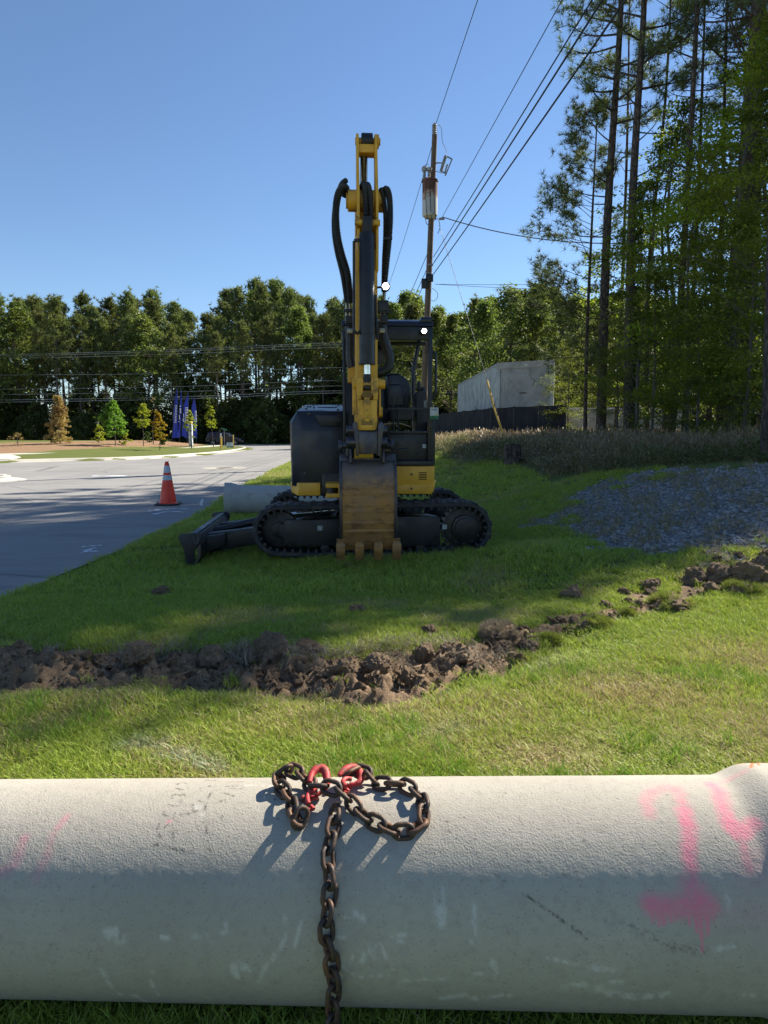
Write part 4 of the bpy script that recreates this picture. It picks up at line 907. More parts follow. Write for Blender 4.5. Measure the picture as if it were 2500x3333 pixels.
lx0, lx1 = xx(1096, 1775, ty), xx(1304, 1775, ty)
MB().hull([(x, y, z) for x in (lx0, lx1) for y, z in ((ty+.025, zl_+.005), (ty+.10, zl_+.005), (ty+.09, lz0_), (ty+.13, lz0_))]).build('cutting_edge', M_BUCK, bk, .006)
for u in (1109, 1170, 1231, 1291):
    q = ml(u, 1790, ty+.05); w = .052
    tt_ = empty('tooth'); tt_.parent = bk
    MB().hull([(q.x+s*w, y, z) for s in (-1, 1) for y, z in ((ty+.0, lz0_+.075), (ty+.0, lz0_-.005), (ty+.12, lz0_+.075), (ty+.12, lz0_-.005))]+[(q.x+s*w*.7, ty+.03, lz0_+.11) for s in (-1, 1)]).build('adapter', M_BUCK, tt_, .01)
    zt2 = mz_(1195, 1823, ty+.05)
    MB().hull([(q.x+s*w*.98, y, lz0_) for s in (-1, 1) for y in (ty-.005, ty+.125)]+[(q.x+s*w*.9, y, zt2) for s in (-1, 1) for y in (ty+.05, ty+.09)]).build('tip', M_BUCK, tt_, .01)
MB().hull([(x1+.004, y, z) for y, z in ((ty+.1, mz_(1195, 1665, ty)), (ty+.15, mz_(1195, 1750, ty)), (ty+.3, mz_(1195, 1700, ty)))]+[(x1+.03, y, z) for y, z in ((ty+.16, mz_(1195, 1685, ty)), (ty+.19, mz_(1195, 1735, ty)))]).build('side_cutter', M_BUCK, bk, .004)
# hoses: ribbed guard sleeves
def ribbed(name, P, r, amp=.18, parent=exc):
    S = resample(smooth(P, 10), .0065); R = [r*(1+amp*(1 if (i % 3) == 0 else -.4)) for i in range(len(S))]
    return MB().tube(S, R, 10).build(name, M_HOSE, parent, 0, 25)
hyy = -1.95
ribbed('hose', [ml(u, v, y) for u, v, y in ((1122, 640, -1.75), (1128, 618, -1.8), (1119, 609, -1.85), (1104, 625, -1.9), (1095, 665, hyy), (1094, 720, hyy), (1100, 775, hyy), (1113, 830, hyy), (1131, 890, hyy), (1138, 950, -1.9), (1140, 985, -1.85))], .036)
ribbed('hose', [ml(u, v, y) for u, v, y in ((1126, 588, -1.75), (1112, 600, -1.8), (1098, 640, -1.85), (1088, 700, -1.9), (1088, 760, -1.9), (1097, 820, -1.9), (1114, 890, -1.9), (1124, 950, -1.85), (1128, 985, -1.8))], .026)
ribbed('hose', [ml(u, v, y) for u, v, y in ((1244, 660, -1.75), (1250, 622, -1.85), (1260, 618, -1.9), (1268, 650, hyy), (1270, 710, hyy), (1266, 780, hyy), (1259, 850, hyy), (1252, 920, -1.9), (1251, 950, -1.85))], .032)
ribbed('hose', [ml(u, v, y) for u, v, y in ((1238, 640, -1.75), (1241, 618, -1.85), (1248, 640, -1.9), (1254, 690, -1.9), (1254, 770, -1.9), (1250, 850, -1.9), (1248, 930, -1.85))], .024)
ribbed('hose', [ml(u, v, y) for u, v, y in ((1177, 640, -1.7), (1180, 604, -1.8), (1186, 606, -1.9), (1190, 650, -2.0), (1191, 705, -2.03))], .028)
ribbed('hose', [ml(u, v, y) for u, v, y in ((1190, 640, -1.7), (1194, 603, -1.8), (1201, 610, -1.9), (1206, 650, -2.0), (1208, 710, -2.03))], .026)
ribbed('hose', [ml(u, v, -1.95) for u, v in ((1221, 960), (1222, 1020), (1226, 1080), (1227, 1105))], .02)
MB().tube(smooth([ml(u, v, -1.5) for u, v in ((1243, 1060), (1246, 1090), (1258, 1130), (1268, 1165), (1264, 1195), (1248, 1210), (1228, 1214))], 6), .058, 14).build('hose_bundle', M_HOSE, exc)
MB().tube(smooth([ml(u, v, -1.5) for u, v in ((1138, 1062), (1140, 1100), (1140, 1165), (1146, 1195))], 6), .052, 14).build('hose_bundle', M_HOSE, exc)
M_FIT = mat('zinc_fitting', (.30, .28, .20), (.2, .18, .13), 12, .35, .8)
for pts in ([(1128, 975), (1128, 1015), (1128, 1050)], [(1139, 975), (1139, 1015), (1139, 1050)], [(1250, 940), (1250, 985), (1251, 1050)], [(1236, 985), (1238, 1050)]):
    P = [ml(u, v, -1.8) for u, v in pts]; MB().tube(smooth(P, 3), .017, 8).build('hydraulic_tube', M_FIT, exc)
for u, v, w, h in ((1134, 1013, 15, 5), (1137, 1042, 13, 12), (1244, 1000, 20, 20), (1250, 1016, 17, 6), (1249, 1040, 12, 14), (1139, 1079, 9, 8), (1243, 1078, 9, 8)):
    a, b = ml(u-w, v-h, -1.78), ml(u+w, v+h, -1.78)
    MB().box(a.x, b.x, -1.84, -1.74, b.z, a.z).build('hose_clamp', M_FIT if v in (1079, 1078) else M_BLK, exc, .008)
MB().obox(ml(1247, 776, -1.97), ml(1277, 776, -1.97), .03, .03).build('hose_clamp', M_BLK, exc, .006)
work_light(1255, 933, -1.98, .052, 'lit round work light on the right side of the boom')
MB().tube([ml(1224, 936, -1.9), ml(1246, 934, -1.94)], .012, 8).build('lamp_bracket', M_BLK, exc)
# hang tag on the canopy post
tg = empty('hang_tag'); tg.parent = exc; q0, q1 = ml(1400, 1326, CY-.03), ml(1427, 1365, CY-.03); tg['label'] = 'white card tag with a green foot tied to the canopy post'
zg = q1.z+.3*(q0.z-q1.z)
MB().box(q0.x, q1.x, CY-.032, CY-.030, zg, q0.z).build('card', mat('tag_white', (.60, .62, .62), (.5, .52, .53), 40, .6), tg); MB().box(q0.x, q1.x, CY-.0325, CY-.0295, q1.z, zg).build('green_foot', mat('tag_green', (.02, .16, .06), (.015, .12, .045), 9, .6), tg)
for k, (a, b, z) in enumerate(((.55, .95, .93), (.1, .85, .80), (.1, .9, .74), (.3, .9, .62))):
    zz_ = zg+(q0.z-zg)*z; MB().box(q0.x+(q1.x-q0.x)*a, q0.x+(q1.x-q0.x)*b, CY-.0335, CY-.0325, zz_-.003, zz_+.003).build('print_line', mat('tag_print', (.2, .22, .25)), tg)
MB().box(q0.x+(q1.x-q0.x)*.58, q0.x+(q1.x-q0.x)*.92, CY-.0335, CY-.0325, zg+.008, zg+.024).build('print_badge', mat('tag_badge', (.5, .36, .02)), tg)
MB().tube([ml(1413, 1327, CY-.031), ml(1410, 1312, CY-.02)], .003, 5).build('string', M_LBL, tg)
# ------------------------------------------------------------------ traffic cone
cone = empty('traffic_cone'); p = hit(548, 1645); cone.location = (p.x, p.y, 0.002); cone.rotation_euler = (0, 0, .15); prop(cone, 'orange traffic cone with two white bands standing on the shaded road', 'traffic cone')
ch = (1645-1504)/F*p.y; M_ORG = mat('cone_orange', (.82, .055, .018), (.72, .042, .014), 5, .5, dirt=(.42, .035, .015), dirtscale=4)
r = lambda z: .188-(.188-.042)*(z/ch)
MB().lathe([(.2, .04), (r(.05), .055), (r(ch*.955), ch*.955), (.046, ch*.965), (.034, ch*.975), (.042, ch), (.03, ch)], 32).build('cone_body', M_ORG, cone)
M_BAND = mat('reflective_band', (.50, .52, .56), (.42, .45, .50), 30, .4, dirt=(.3, .34, .42), dirtscale=8)
for a, b in ((.745, .905), (.575, .69)):
    MB().lathe([(r(ch*a)+.003, ch*a), (r(ch*b)+.003, ch*b), (r(ch*b)-.01, ch*b), (r(ch*a)-.01, ch*a)], 32).build('reflective_band', M_BAND, cone)
MB().hull([(sx*.27, sy*.2, z) for sx in (-1, 1) for sy in (-1, 1) for z in (0, .04)]+[(sx*.2, sy*.27, z) for sx in (-1, 1) for sy in (-1, 1) for z in (0, .04)]).build('base', M_RUB, cone, .008)
# scrap of white plastic on the verge
p = hit(656, 1650); sc_ = MB(); k = p.y/F
V = [(x*k, y, z*k) for x, y, z in ((-4, 0, 3), (2, .03, 0), (5, -.02, 14), (7, .02, 26), (3, .05, 21), (-3, .02, 16), (-6, -.03, 9))]
sc_.add(V+[(x, y+.02, z) for x, y, z in V], [(0, 1, 2, 3, 4, 5, 6), tuple(range(7, 14))[::-1]]+[(i, (i+1) % 7, 7+(i+1) % 7, 7+i) for i in range(7)])
o = sc_.build('plastic_scrap', mat('white_plastic', (.62, .64, .66), rough=.5)); o.location = p+Vector((0, 0, .02)); prop(o, 'small white plastic scrap standing on the grass edge beside the road', 'litter')

# ------------------------------------------------------------------ utility pole with transformer and cut-out
M_WOOD = mat('weathered_pole_wood', (.10, .068, .045), (.16, .115, .08), 3, .9, 0, .5, 25, .02, dirt=(.05, .035, .026), dirtscale=2)
PY = 34.0
ptop, pbot = at(1415, 440, PY), at(1374, 1436, PY)
pole = empty('utility_pole', pbot); prop(pole, 'tall brown wooden utility pole carrying a transformer behind the excavator', 'utility pole')
Lp = lambda u, v, y=PY: at(u, v, y)-pbot
MB().tube([Vector((0, 0, -.5)), (ptop-pbot)*.33, (ptop-pbot)*.66, ptop-pbot], [.17, .155, .14, .125], 14).build('shaft', M_WOOD, pole)
M_PORC = mat('grey_insulator', (.36, .36, .35), (.28, .28, .28), 9, .3); M_GALV = mat('galvanised', (.28, .29, .30), (.2, .2, .21), 9, .5, .5); M_DKW = mat('dark_wire', (.02, .02, .022), rough=.6)
b = Lp(1414, 440); prof = [(.05, -.1)]
for k in range(5): prof += [(.05, .1*k+.0), (.125, .1*k+.02), (.10, .1*k+.06), (.05, .1*k+.07)]
prof += [(.06, .52), (.03, .56)]
MB().lathe(prof, 16, tuple(b)).build('top_insulator', M_PORC, pole)
t = NT('rust_streaked_tank'); g = t.coord(); n = t.noise(2.5, 6, rough=.7); sp_ = t.n('SeparateXYZ'); t.l(g, sp_.inputs[0])
f = t.math('ADD', t.math('MULTIPLY', t.math('SUBTRACT', n, .5), 1.6), t.rampv(sp_.outputs[2], .1, 1.35, -.35, .75))
t.col(t.ramp(f, [(.25, (.46, .47, .46)), (.42, (.30, .17, .10)), (.6, (.11, .05, .03))])); t.rough(.7)
tc = Lp(1399, 706, PY-.35); th = (706-598)/F*PY
trf = MB().lathe([(.30, 0), (.355, .05), (.36, .1), (.36, th-.1), (.39, th-.08), (.39, th-.02), (.3, th+.05), (.02, th+.08)], 28).build('transformer_tank', t.m, pole); trf.location = tc
for dx in (-.22, -.02, .18):
    MB().tube([(dx, -.36, th*.9), (dx, -.38, th*.5), (dx+.03, -.37, th*.1), (dx+.1, -.2, -.15)], .014, 6).build('lead_wire', M_DKW, trf)
for dx, hh in ((-.22, .55), (.0, .5)):
    pr_ = [(.05, 0)]
    for k in range(5): pr_ += [(.045, .07*k+.02), (.085, .07*k+.04)]
    pr_ += [(.04, .38), (.13, .40), (.14, .52), (.1, hh+.04)]
    MB().lathe(pr_, 14, (dx-.05, -.05, th+.0)).build('bushing', M_PORC, trf)
MB().tube(smooth([(-.27, -.05, th+.58), (-.15, -.05, th+.72), (-.03, -.05, th+.58)], 5), .012, 6).build('jumper', M_DKW, trf)
co = empty('fuse_cutout'); co.parent = pole; q = Lp(1452, 535, PY-.3); co.location = q; co.rotation_euler = (0, radians(17), 0)
MB().lathe([(.07, -.36)]+[(r_, -.36+.06*k) for k in range(12) for r_ in (.055, .085)]+[(.06, .36)], 12, (-.13, 0, 0)).build('insulator', M_PORC, co)
MB().obox((-.13, 0, .36), (.2, 0, .3), .05, .05).build('upper_arm', M_GALV, co); MB().obox((-.13, 0, -.36), (.16, 0, -.4), .05, .06).build('lower_arm', M_GALV, co)
MB().cyl((.2, 0, .32), (.12, 0, -.5), .03, 10).build('fuse_tube', M_GALV, co); MB().box(.02, .1, -.04, .04, -.36, .02).build('arc_shield', M_PORC, co, .01)
MB().obox(Lp(1419, 530), q+Vector((-.15, .1, .1)), .04, .05).build('bracket', M_GALV, pole)
MB().tube(smooth([Lp(1427, 405), Lp(1437, 420), Lp(1440, 460), Lp(1453, 490), q+Vector((-.02, 0, .4))], 5), .012, 6).build('jumper', M_DKW, pole)
MB().tube(smooth([q+Vector((-.2, 0, -.4)), Lp(1415, 556), Lp(1392, 558), Lp(1386, 552)], 5), .012, 6).build('jumper', M_DKW, pole)
MB().box(-.25, .25, -.16, -.10, -.06, .06).build('mount', M_GALV, pole).location = Lp(1400, 712)
for u, v, w, h in ((1382, 923, 10, 16), (1398, 905, 12, 12), (1402, 862, 8, 3), (1395, 890, 9, 2), (1438, 712, 9, 3)):
    a, c = Lp(u-w, v-h, PY-.2), Lp(u+w, v+h, PY-.2); MB().box(a.x, c.x, a.y-.08, a.y+.08, c.z, a.z).build('hardware', M_GALV if h < 5 else M_BLK, pole, .02)
MB().tube(smooth([Lp(1406, 938), Lp(1422, 950), Lp(1424, 968), Lp(1412, 980), Lp(1402, 975)], 5), .012, 6).build('cable_loop', M_DKW, pole)
MB().tube(smooth([Lp(1384, 706), Lp(1390, 730), Lp(1404, 725), Lp(1425, 712), Lp(1432, 740), Lp(1425, 760)], 5), .016, 6).build('cable_loop', M_DKW, pole)
def wire(pts, r, label, group=None, m=M_DKW, n=4):
    o = MB().tube(smooth(pts, 10) if len(pts) > 2 else pts, r, 6).build('wire', m); prop(o, label, 'wire', group); return o
def sagged(a, b, s, n=14): return [a.lerp(b, k/n)-Vector((0, 0, 4*s*(k/n)*(1-k/n))) for k in range(n+1)]
def through(a, b, ext, s=.25):     # from the pole through a second point and on past it
    return sagged(a, a+(b-a)*ext, s, 20)
G1 = 'lines running from the pole over the camera side'
wire(through(at(1416, 412, PY), at(1555, 0, 24.7), 2.6, .0), .014, 'topmost thin wire rising from the pole insulator to the sky', G1)
wire(through(at(1440, 706, PY), at(1828, 0, 17.5), 1.9, .02), .012, 'thin wire rising from just below the transformer to the upper right', G1)
wire(through(at(1411, 836, PY), at(1917, 0, 13.9), 1.6, .1), .016, 'leftmost of the three heavy cables crossing the sky', G1)
wire(through(at(1411, 857, PY), at(1950, 0, 13.2), 1.6, .1), .021, 'middle of the three heavy cables crossing the sky', G1)
wire(through(at(1411, 892, PY), at(2023, 0, 12.3), 1.6, .1), .021, 'rightmost and lowest of the three heavy cables crossing the sky', G1)
G2 = 'lines running away from the pole behind the boom'
fp = Vector((-2.2, 92, 14.6))
wire(sagged(at(1412, 455, PY), fp, 1.2), .014, 'thin wire dropping from the pole top behind the boom', G2)
for k, (v, z) in enumerate(((812, 9.5), (865, 8.6), (900, 7.8))): wire(sagged(at(1397-k*3, v, PY), Vector((-2.0, 92, z)), .7), .016, ('upper', 'middle', 'lowest')[k]+' of three cables leading away from the pole at lamp height', G2)
wire(sagged(at(1440, 706, PY), at(2040, 792, 31), .35), .022, 'dark service cable sagging from the transformer into the pines', G1)
for k, v in enumerate((924, 944)): wire(sagged(at(1415, 925, PY), at(1850, v, 33), .03), .009, ('upper', 'lower')[k]+' of two thin wires running level from the pole to the right trees', 'thin level wires')
# guy wire with yellow guard
anch = at(1652, 1440, 27); anch.z = gz(anch.x, anch.y); ga = at(1430, 735, PY)
wire([ga, anch], .011, 'steel guy wire slanting down from the pole to the stump')
gd = empty('guy_guard'); prop(gd, 'yellow plastic guard sleeve on the guy wire by the stump', 'guy guard')
q0 = anch.lerp(ga, .02); q1 = anch.lerp(ga, (1440-1255)/(1440-735.)*.98)
MB().tube([q0, q0.lerp(q1, .5)+Vector((-.05, -.02, -.06)), q1], [.042, .038, .035], 10).build('sleeve', mat('guard_yellow', (.70, .42, .03), (.55, .32, .025), 2, .55, dirt=(.3, .18, .03)), gd)
# lines along the cross street
G3 = 'lines strung along the cross street'
M_LW = mat('pale_wire', (.40, .40, .38), rough=.4)
for k, (vl, vr) in enumerate(((1154, 1105), (1159, 1112), (1167, 1122), (1221, 1200), (1267, 1238), (1284, 1256), (1302, 1270), (1309, 1277))):
    a = at(-900, vl+6, 97); b = at(1100, (vl+vr)/2-14, 97); c = at(2600, vr+15, 97)
    o = wire([a, at(0, vl, 97), at(600, (vl*.6+vr*.4)+2, 97), b, at(1700, vr+4, 97), c], .022 if k < 6 else .03, 'thin line strung along the cross street in front of the far woods', G3, M_LW)

# ------------------------------------------------------------------ stump, fence, trailer
def blob_bark(name, m, parent, r, h, seed, n=28, rings=10):
    V = []; Fs = []
    for i in range(rings+1):
        for k in range(n):
            a = 2*pi*k/n; rr = r*(1+.18*max(0, 1-i/3.)**2)*(1+.09*sin(k*3.7+seed)+.05*sin(k*9.1+i*.6))
            V.append((rr*cos(a), rr*sin(a), h*i/rings+(.03*sin(k*2.3) if i == rings else 0)))
    Fs = [(i*n+k, i*n+(k+1) % n, (i+1)*n+(k+1) % n, (i+1)*n+k) for i in range(rings) for k in range(n)]
    MB().add(V, Fs+[tuple(range(rings*n, rings*n+n))]).build(name, m, parent, 0, 50)
t = NT('pine_bark'); mp = t.n('Mapping', i_Scale=(12, 12, 3.2)); wn_ = t.n('TexNoise', i_Scale=3, i_Detail=3); t.l(t.coord(), wn_.inputs['Vector']); t.l(t.mix(.12, t.coord(), wn_.outputs['Color']), mp.inputs[0]); v_ = t.n('TexVoronoi', feature='DISTANCE_TO_EDGE', i_Scale=1.0); t.l(mp.outputs[0], v_.inputs['Vector']); n_ = t.noise(7, 5)
t.col(t.mix(t.rampv(v_.outputs['Distance'], .0, .22), (.025, .019, .015), t.mix(t.rampv(n_, .35, .65), (.085, .062, .05), (.13, .098, .078)))); t.rough(.95); t.bump(v_.outputs['Distance'], .8, .04); M_BARK = t.m
sp0 = hit(1668, 1512); stump = empty('tree_stump', sp0-Vector((0, 0, .04))); prop(stump, 'cut tree stump with dark ridged bark at the edge of the weeds', 'stump')
k = sp0.y/F; blob_bark('trunk', M_BARK, stump, 26*k, 68*k, 1)
M_SCR = mat('black_screen_cloth', (.006, .007, .010), (.010, .011, .015), 1.4, .85, 0, .3, 6, .03)
FA, FB, FC = Vector((3.6, 50, 0)), Vector((5.75, 37, 0)), Vector((8.6, 32.6, 0)); ZF0, ZF1 = .6, 2.92
fence = empty('screen_fence', FB); prop(fence, 'black cloth screened fence in front of the white trailer', 'fence')
def panel(a, b, name='screen_panel'):
    a, b = a-FB, b-FB; d = (b-a).normalized(); n = Vector((-d.y, d.x, 0))*.012
    nseg = 10; V = []; Fs = []
    for s in (-1, 1):
        for i in range(nseg+1):
            q = a.lerp(b, i/nseg)+n*s+n*2.2*sin(i*2.1)
            V += [q+Vector((0, 0, ZF0)), q+Vector((0, 0, ZF1-.03*sin(pi*i/nseg)))]
    m = (nseg+1)*2
    for i in range(nseg): Fs += [(2*i, 2*i+2, 2*i+3, 2*i+1), (m+2*i, m+2*i+1, m+2*i+3, m+2*i+2), (2*i+1, 2*i+3, m+2*i+3, m+2*i+1)]
    MB().add(V, Fs).build(name, M_SCR, fence, 0, 60)
for i in range(5): panel(FA.lerp(FB, i/5), FA.lerp(FB, (i+1)/5))
for i in range(3): panel(FB.lerp(FC, i/3), FB.lerp(FC, (i+1)/3))
for q in [FA.lerp(FB, i/5) for i in range(5)]+[FB.lerp(FC, i/3) for i in range(4)]:
    q = q-FB+Vector((0, .05, 0)); MB().cyl(q+Vector((0, 0, ZF0)), q+Vector((0, 0, ZF1+.05)), .03, 8).build('post', M_BLK, fence)
M_TRL = mat('dingy_white_panel', (.46, .48, .46), (.38, .40, .39), 1.2, .6, 0, .1, 9, .01, dirt=(.20, .19, .165), dirtscale=1.7, dlo=.48, dhi=.7)
M_TRF = mat('trailer_grey_and_shade', (.36, .36, .34), (.30, .30, .285), 1.5, .7, 0, .2, 40, .004, dirt=(.20, .19, .17), dirtscale=2.2, dlo=.5, dhi=.75)  # greyer than the sides: shade of the end wall put into its colour
TA, TB, TC = Vector((6.5, 40, 0)), Vector((6.1, 57, 0)), Vector((9.35, 38.1, 0)); TZ0, TZ1 = 1.0, at(1612, 1183, 40).z
trl = empty('storage_trailer', TA); prop(trl, 'old white box trailer with stained panels behind the black fence', 'trailer')
def slab(name, a, b, z0, z1, th, m, parent, off=0, bev=.01):
    a, b = a-TA, b-TA; d = (b-a).normalized(); n = Vector((d.y, -d.x, 0))
    V = [q+n*o+Vector((0, 0, z)) for z in (z0, z1) for o in (off, off-th) for q in (a, b)]
    return MB().add(V, [(0, 2, 3, 1), (4, 5, 7, 6), (0, 1, 5, 4), (2, 6, 7, 3), (0, 4, 6, 2), (1, 3, 7, 5)]).build(name, m, parent, bev)
TD = TB+(TC-TA)
npn = 9
for i in range(npn): slab('side_panel', TB.lerp(TA, (i+.02)/npn), TB.lerp(TA, (i+.98)/npn), TZ0, TZ1-.15, .05, M_TRL, trl)
slab('side_backing', TB, TA, TZ0, TZ1-.16, .03, M_BLK, trl, -.03); slab('top_rail', TB, TA, TZ1-.15, TZ1, .06, M_TRF, trl, .02)
slab('end_wall', TA+(TC-TA)*.06, TC, TZ0, TZ1-.3, .06, M_TRF, trl); slab('end_header', TA, TC, TZ1-.34, TZ1+.02, .08, M_TRF, trl, .05)
slab('corner_post', TA, TA+(TC-TA)*.07, TZ0, TZ1-.3, .1, M_TRL, trl, .05); slab('corner_post', TA+(TC-TA)*.95, TC, TZ0, TZ1-.3, .1, M_TRL, trl, .05)
slab('far_wall', TC, TD, TZ0, TZ1, .06, M_TRL, trl); slab('rear_wall', TD, TB, TZ0, TZ1, .06, M_TRL, trl)
V = [q-TA+Vector((0, 0, z)) for z in (TZ1-.06, TZ1-.01) for q in (TA, TC, TD, TB)]; MB().add(V, [(0, 1, 2, 3), (7, 6, 5, 4)]).build('roof', M_TRL, trl)
for k in range(24): q = TA.lerp(TC, (k+1.5)/25); slab('rib', q, q+(TC-TA).normalized()*.02, TZ0, TZ1-.36, .02, M_TRF, trl, .012, 0)
for z in (2.2, 3.0, 3.8): slab('rung', TA.lerp(TC, .42), TA.lerp(TC, .54), z, z+.05, .03, M_BLK, trl, .09, .005)
for f in (.05, .5, .92): slab('marker_stripe', TA.lerp(TC, .1 if f < .4 else f), TA.lerp(TC, .24 if f < .4 else f+.05), TZ1-.22 if f > .4 else 2.9, TZ1-.16 if f > .4 else 2.96, .01, M_WPAINT, trl, .058, 0)
# second pale trailer edge low behind the trees
tr2 = empty('storage_trailer', (14, 43, 0)); prop(tr2, 'low pale box trailer glimpsed between the pine trunks', 'trailer')
MB().box(-4, 5, 0, 2.5, 1.1, 3.05).build('body', M_TRF, tr2, .03); MB().box(-4.02, 5.02, -.03, 2.53, 3.05, 3.13).build('roof_rail', M_WPAINT, tr2, .01)

# ------------------------------------------------------------------ banners, sign posts, car
M_BLUE = mat('banner_blue', (.016, .034, .32), (.022, .048, .42), 2, .6); M_PRN = mat('banner_print', (.62, .66, .75), rough=.6); M_POLE = mat('banner_pole', (.03, .03, .035), rough=.4)
def banner(left, right, pole_px, prints, label):
    Y = 80; base = at(pole_px[-1][0], pole_px[-1][1], Y); base.z = gz(base.x, base.y)
    e = empty('feather_banner', base); prop(e, label, 'banner', 'blue feather banners by the road corner')
    n = 14; V = []; Fs = []
    for i in range(n+1):
        f = i/n
        def ip(L):
            vv = [p[1] for p in L]; v = L[0][1]+(L[-1][1]-L[0][1])*f; return np.interp(v, vv, [p[0] for p in L]), v
        ul, vl = ip(left); ur, vr = ip(right)
        for k in range(5):
            s = k/4; V.append(at(ul+(ur-ul)*s, vl+(vr-vl)*s, Y)-base+Vector((0, .10*sin(s*4.2+f*3)+.05*sin(f*9), 0)))
    m = len(V); V2 = [v+Vector((0, .012, 0)) for v in V]
    for i in range(n):
        for k in range(4): a = i*5+k; Fs += [(a, a+1, a+6, a+5), (m+a, m+a+5, m+a+6, m+a+1)]
    for i in range(n): Fs += [(i*5, i*5+5, m+i*5+5, m+i*5), (i*5+4, m+i*5+4, m+i*5+9, i*5+9)]
    fab = MB().add(V+V2, Fs).build('fabric', M_BLUE, e, 0, 80)
    MB().tube(smooth([at(u, v, Y+.08)-base for u, v in pole_px], 6), .022, 6).build('pole', M_POLE, e)
    mb = MB()
    for u0, u1, v0, v1 in prints:
        a, b = at(u0, v0, Y-.22)-base, at(u1, v1, Y-.22)-base; MB().box(a.x, b.x, a.y-.008, a.y+.08, b.z, a.z).build('print_bar', M_PRN, fab)
rows = lambda u0, u1, v0, v1, n, sk=0: [(u0+sk*(k/n), u1+sk*(k/n), v0+(v1-v0)*k/n, v0+(v1-v0)*(k+.52)/n) for k in range(n)]
banner([(575, 1267), (568, 1295), (566, 1320), (563, 1380), (560, 1425)], [(577, 1267), (578, 1295), (579, 1330), (580, 1380), (580, 1425)], [(576, 1258), (575, 1275), (569, 1320), (562, 1400), (559, 1450)], rows(571.5, 576.5, 1319, 1378, 12, -3)+[(566, 567.3, 1345, 1377), (568.5, 569.6, 1317, 1345)], 'leftmost blue feather banner with white lettering running down it')
banner([(588, 1271), (585, 1304), (582, 1380), (580, 1422)], [(590, 1271), (593, 1327), (588, 1380), (586, 1422)], [(588, 1262), (591, 1285), (594, 1327), (588, 1400), (584, 1447)], [(584.5, 588, 1320, 1324), (585, 589.5, 1328, 1345), (582.5, 585.5, 1350, 1366), (581, 583, 1371, 1374)], 'narrow blue feather banner turned edge on, second from left')
banner([(611, 1282), (597, 1318), (593, 1380), (590, 1417)], [(613, 1282), (613, 1331), (611, 1404), (608, 1427)], [(612, 1275), (613, 1300), (613, 1350), (610, 1420), (607, 1450)], rows(602.5, 611, 1326, 1382, 11, -1.5)+[(595, 599, 1362, 1372), (596.5, 599, 1346, 1360)], 'blue feather banner with a wide curved foot, third from left')
banner([(630, 1296), (623, 1325), (625, 1380), (628, 1422)], [(633, 1296), (638, 1325), (640, 1380), (640, 1427)], [(634, 1282), (635, 1300), (639, 1350), (640, 1420), (639, 1450)], rows(634, 639.5, 1337, 1375, 8), 'rightmost blue feather banner behind the staked sapling')
def stand(name, u, v, label, cat, group=None):
    p = hit(u, v); e = empty(name, p); prop(e, label, cat, group); return e, p.y/F, p
e, k, p = stand('sign_post', 622, 1452, 'white printed square sign post with a yellow cap among the saplings', 'sign post')
hgt = (1452-1372)*k; w = 5.5*k
MB().box(-w, w, -w, w, 0, hgt*.9).build('post', mat('sign_post_white', (.62, .64, .66), (.30, .36, .44), 3.2, .6, lo=.48, hi=.56), e, .01); MB().box(-w-.005, w+.005, -w-.005, w+.005, hgt*.9, hgt).build('cap', mat('cap_yellow', (.75, .55, .05), rough=.6), e, .01)
M_BOLY = mat('bollard_yellow', (.70, .40, .03), (.60, .33, .02), 3, .5); M_BOLG = mat('bollard_pale', (.5, .5, .48), rough=.6)
for u, v, vt, pale, lab in ((719.5, 1463, 1411, 1, 'yellow marker post with a white top nearest the road corner'), (723, 1455, 1421, 0, 'short olive marker post behind the yellow one'), (759.5, 1458, 1416, 0, 'yellow brown marker post right of the small yard sign')):
    e, k, p = stand('marker_post', u, v, lab, 'marker post', 'marker posts at the road corner'); h_ = (v-vt)*k; r_ = 2.2*k if pale or u > 750 else 1.4*k
    MB().lathe([(r_, 0), (r_, h_*(.72 if pale else 1)), (r_*.9, h_*(.72 if pale else 1.0)+.01)], 12).build('post', M_BOLY if pale else mat('bollard_olive', (.42, .30, .05), (.34, .25, .05), 3, .6), e)
    if pale: MB().lathe([(r_*.98, h_*.72), (r_*.98, h_*.95), (r_*.6, h_)], 12).build('top', M_BOLG, e)
e, k, p = stand('yard_sign', 748, 1461, 'small white and navy yard sign on wire legs between the marker posts', 'sign')
for s in (-1, 1): MB().cyl((s*6*k, 0, 0), (s*6*k, 0, 10*k), .008, 6).build('leg', M_GALV, e)
MB().box(-10*k, 10*k, -.01, .01, 8*k, 21*k).build('board', mat('sign_white', (.66, .70, .76), rough=.6), e); MB().box(-10*k, 10*k, -.013, -.0095, 4.5*k, 8.1*k).build('navy_band', mat('sign_navy', (.02, .035, .07), rough=.6), e)
MB().tube(smooth([(-2*k, -.015, 12*k), (-2*k, -.015, 14.5*k), (0, -.015, 16*k), (2*k, -.015, 14.5*k), (2*k, -.015, 12*k)], 4), .7*k, 6).build('emblem', mat('sign_ink', (.03, .05, .08)), e)
MB().box(-7*k, 7*k, -.014, -.0095, 19*k, 20*k).build('print_line', mat('sign_ink2', (.15, .18, .22)), e); MB().box(-5*k, 5*k, -.016, -.012, 5.8*k, 6.8*k).build('print_line', M_PRN, e)
e, k, p = stand('street_sign', 731, 1452, 'green street name sign on a thin pole in front of the dark car', 'street sign')
MB().cyl((0, 0, 0), (0, 0, 54*k), .035, 8).build('pole', M_GALV, e); M_GRN = mat('sign_green', (.03, .15, .08), (.04, .19, .11), 6, .5)
MB().obox((-9*k, -.1, 57*k), (4*k, .1, 54*k), .02, 4.2*k).build('blade', M_GRN, e); MB().obox((-2*k, .15, 53*k), (9*k, -.1, 52*k), .02, 4*k).build('blade', M_GRN, e)
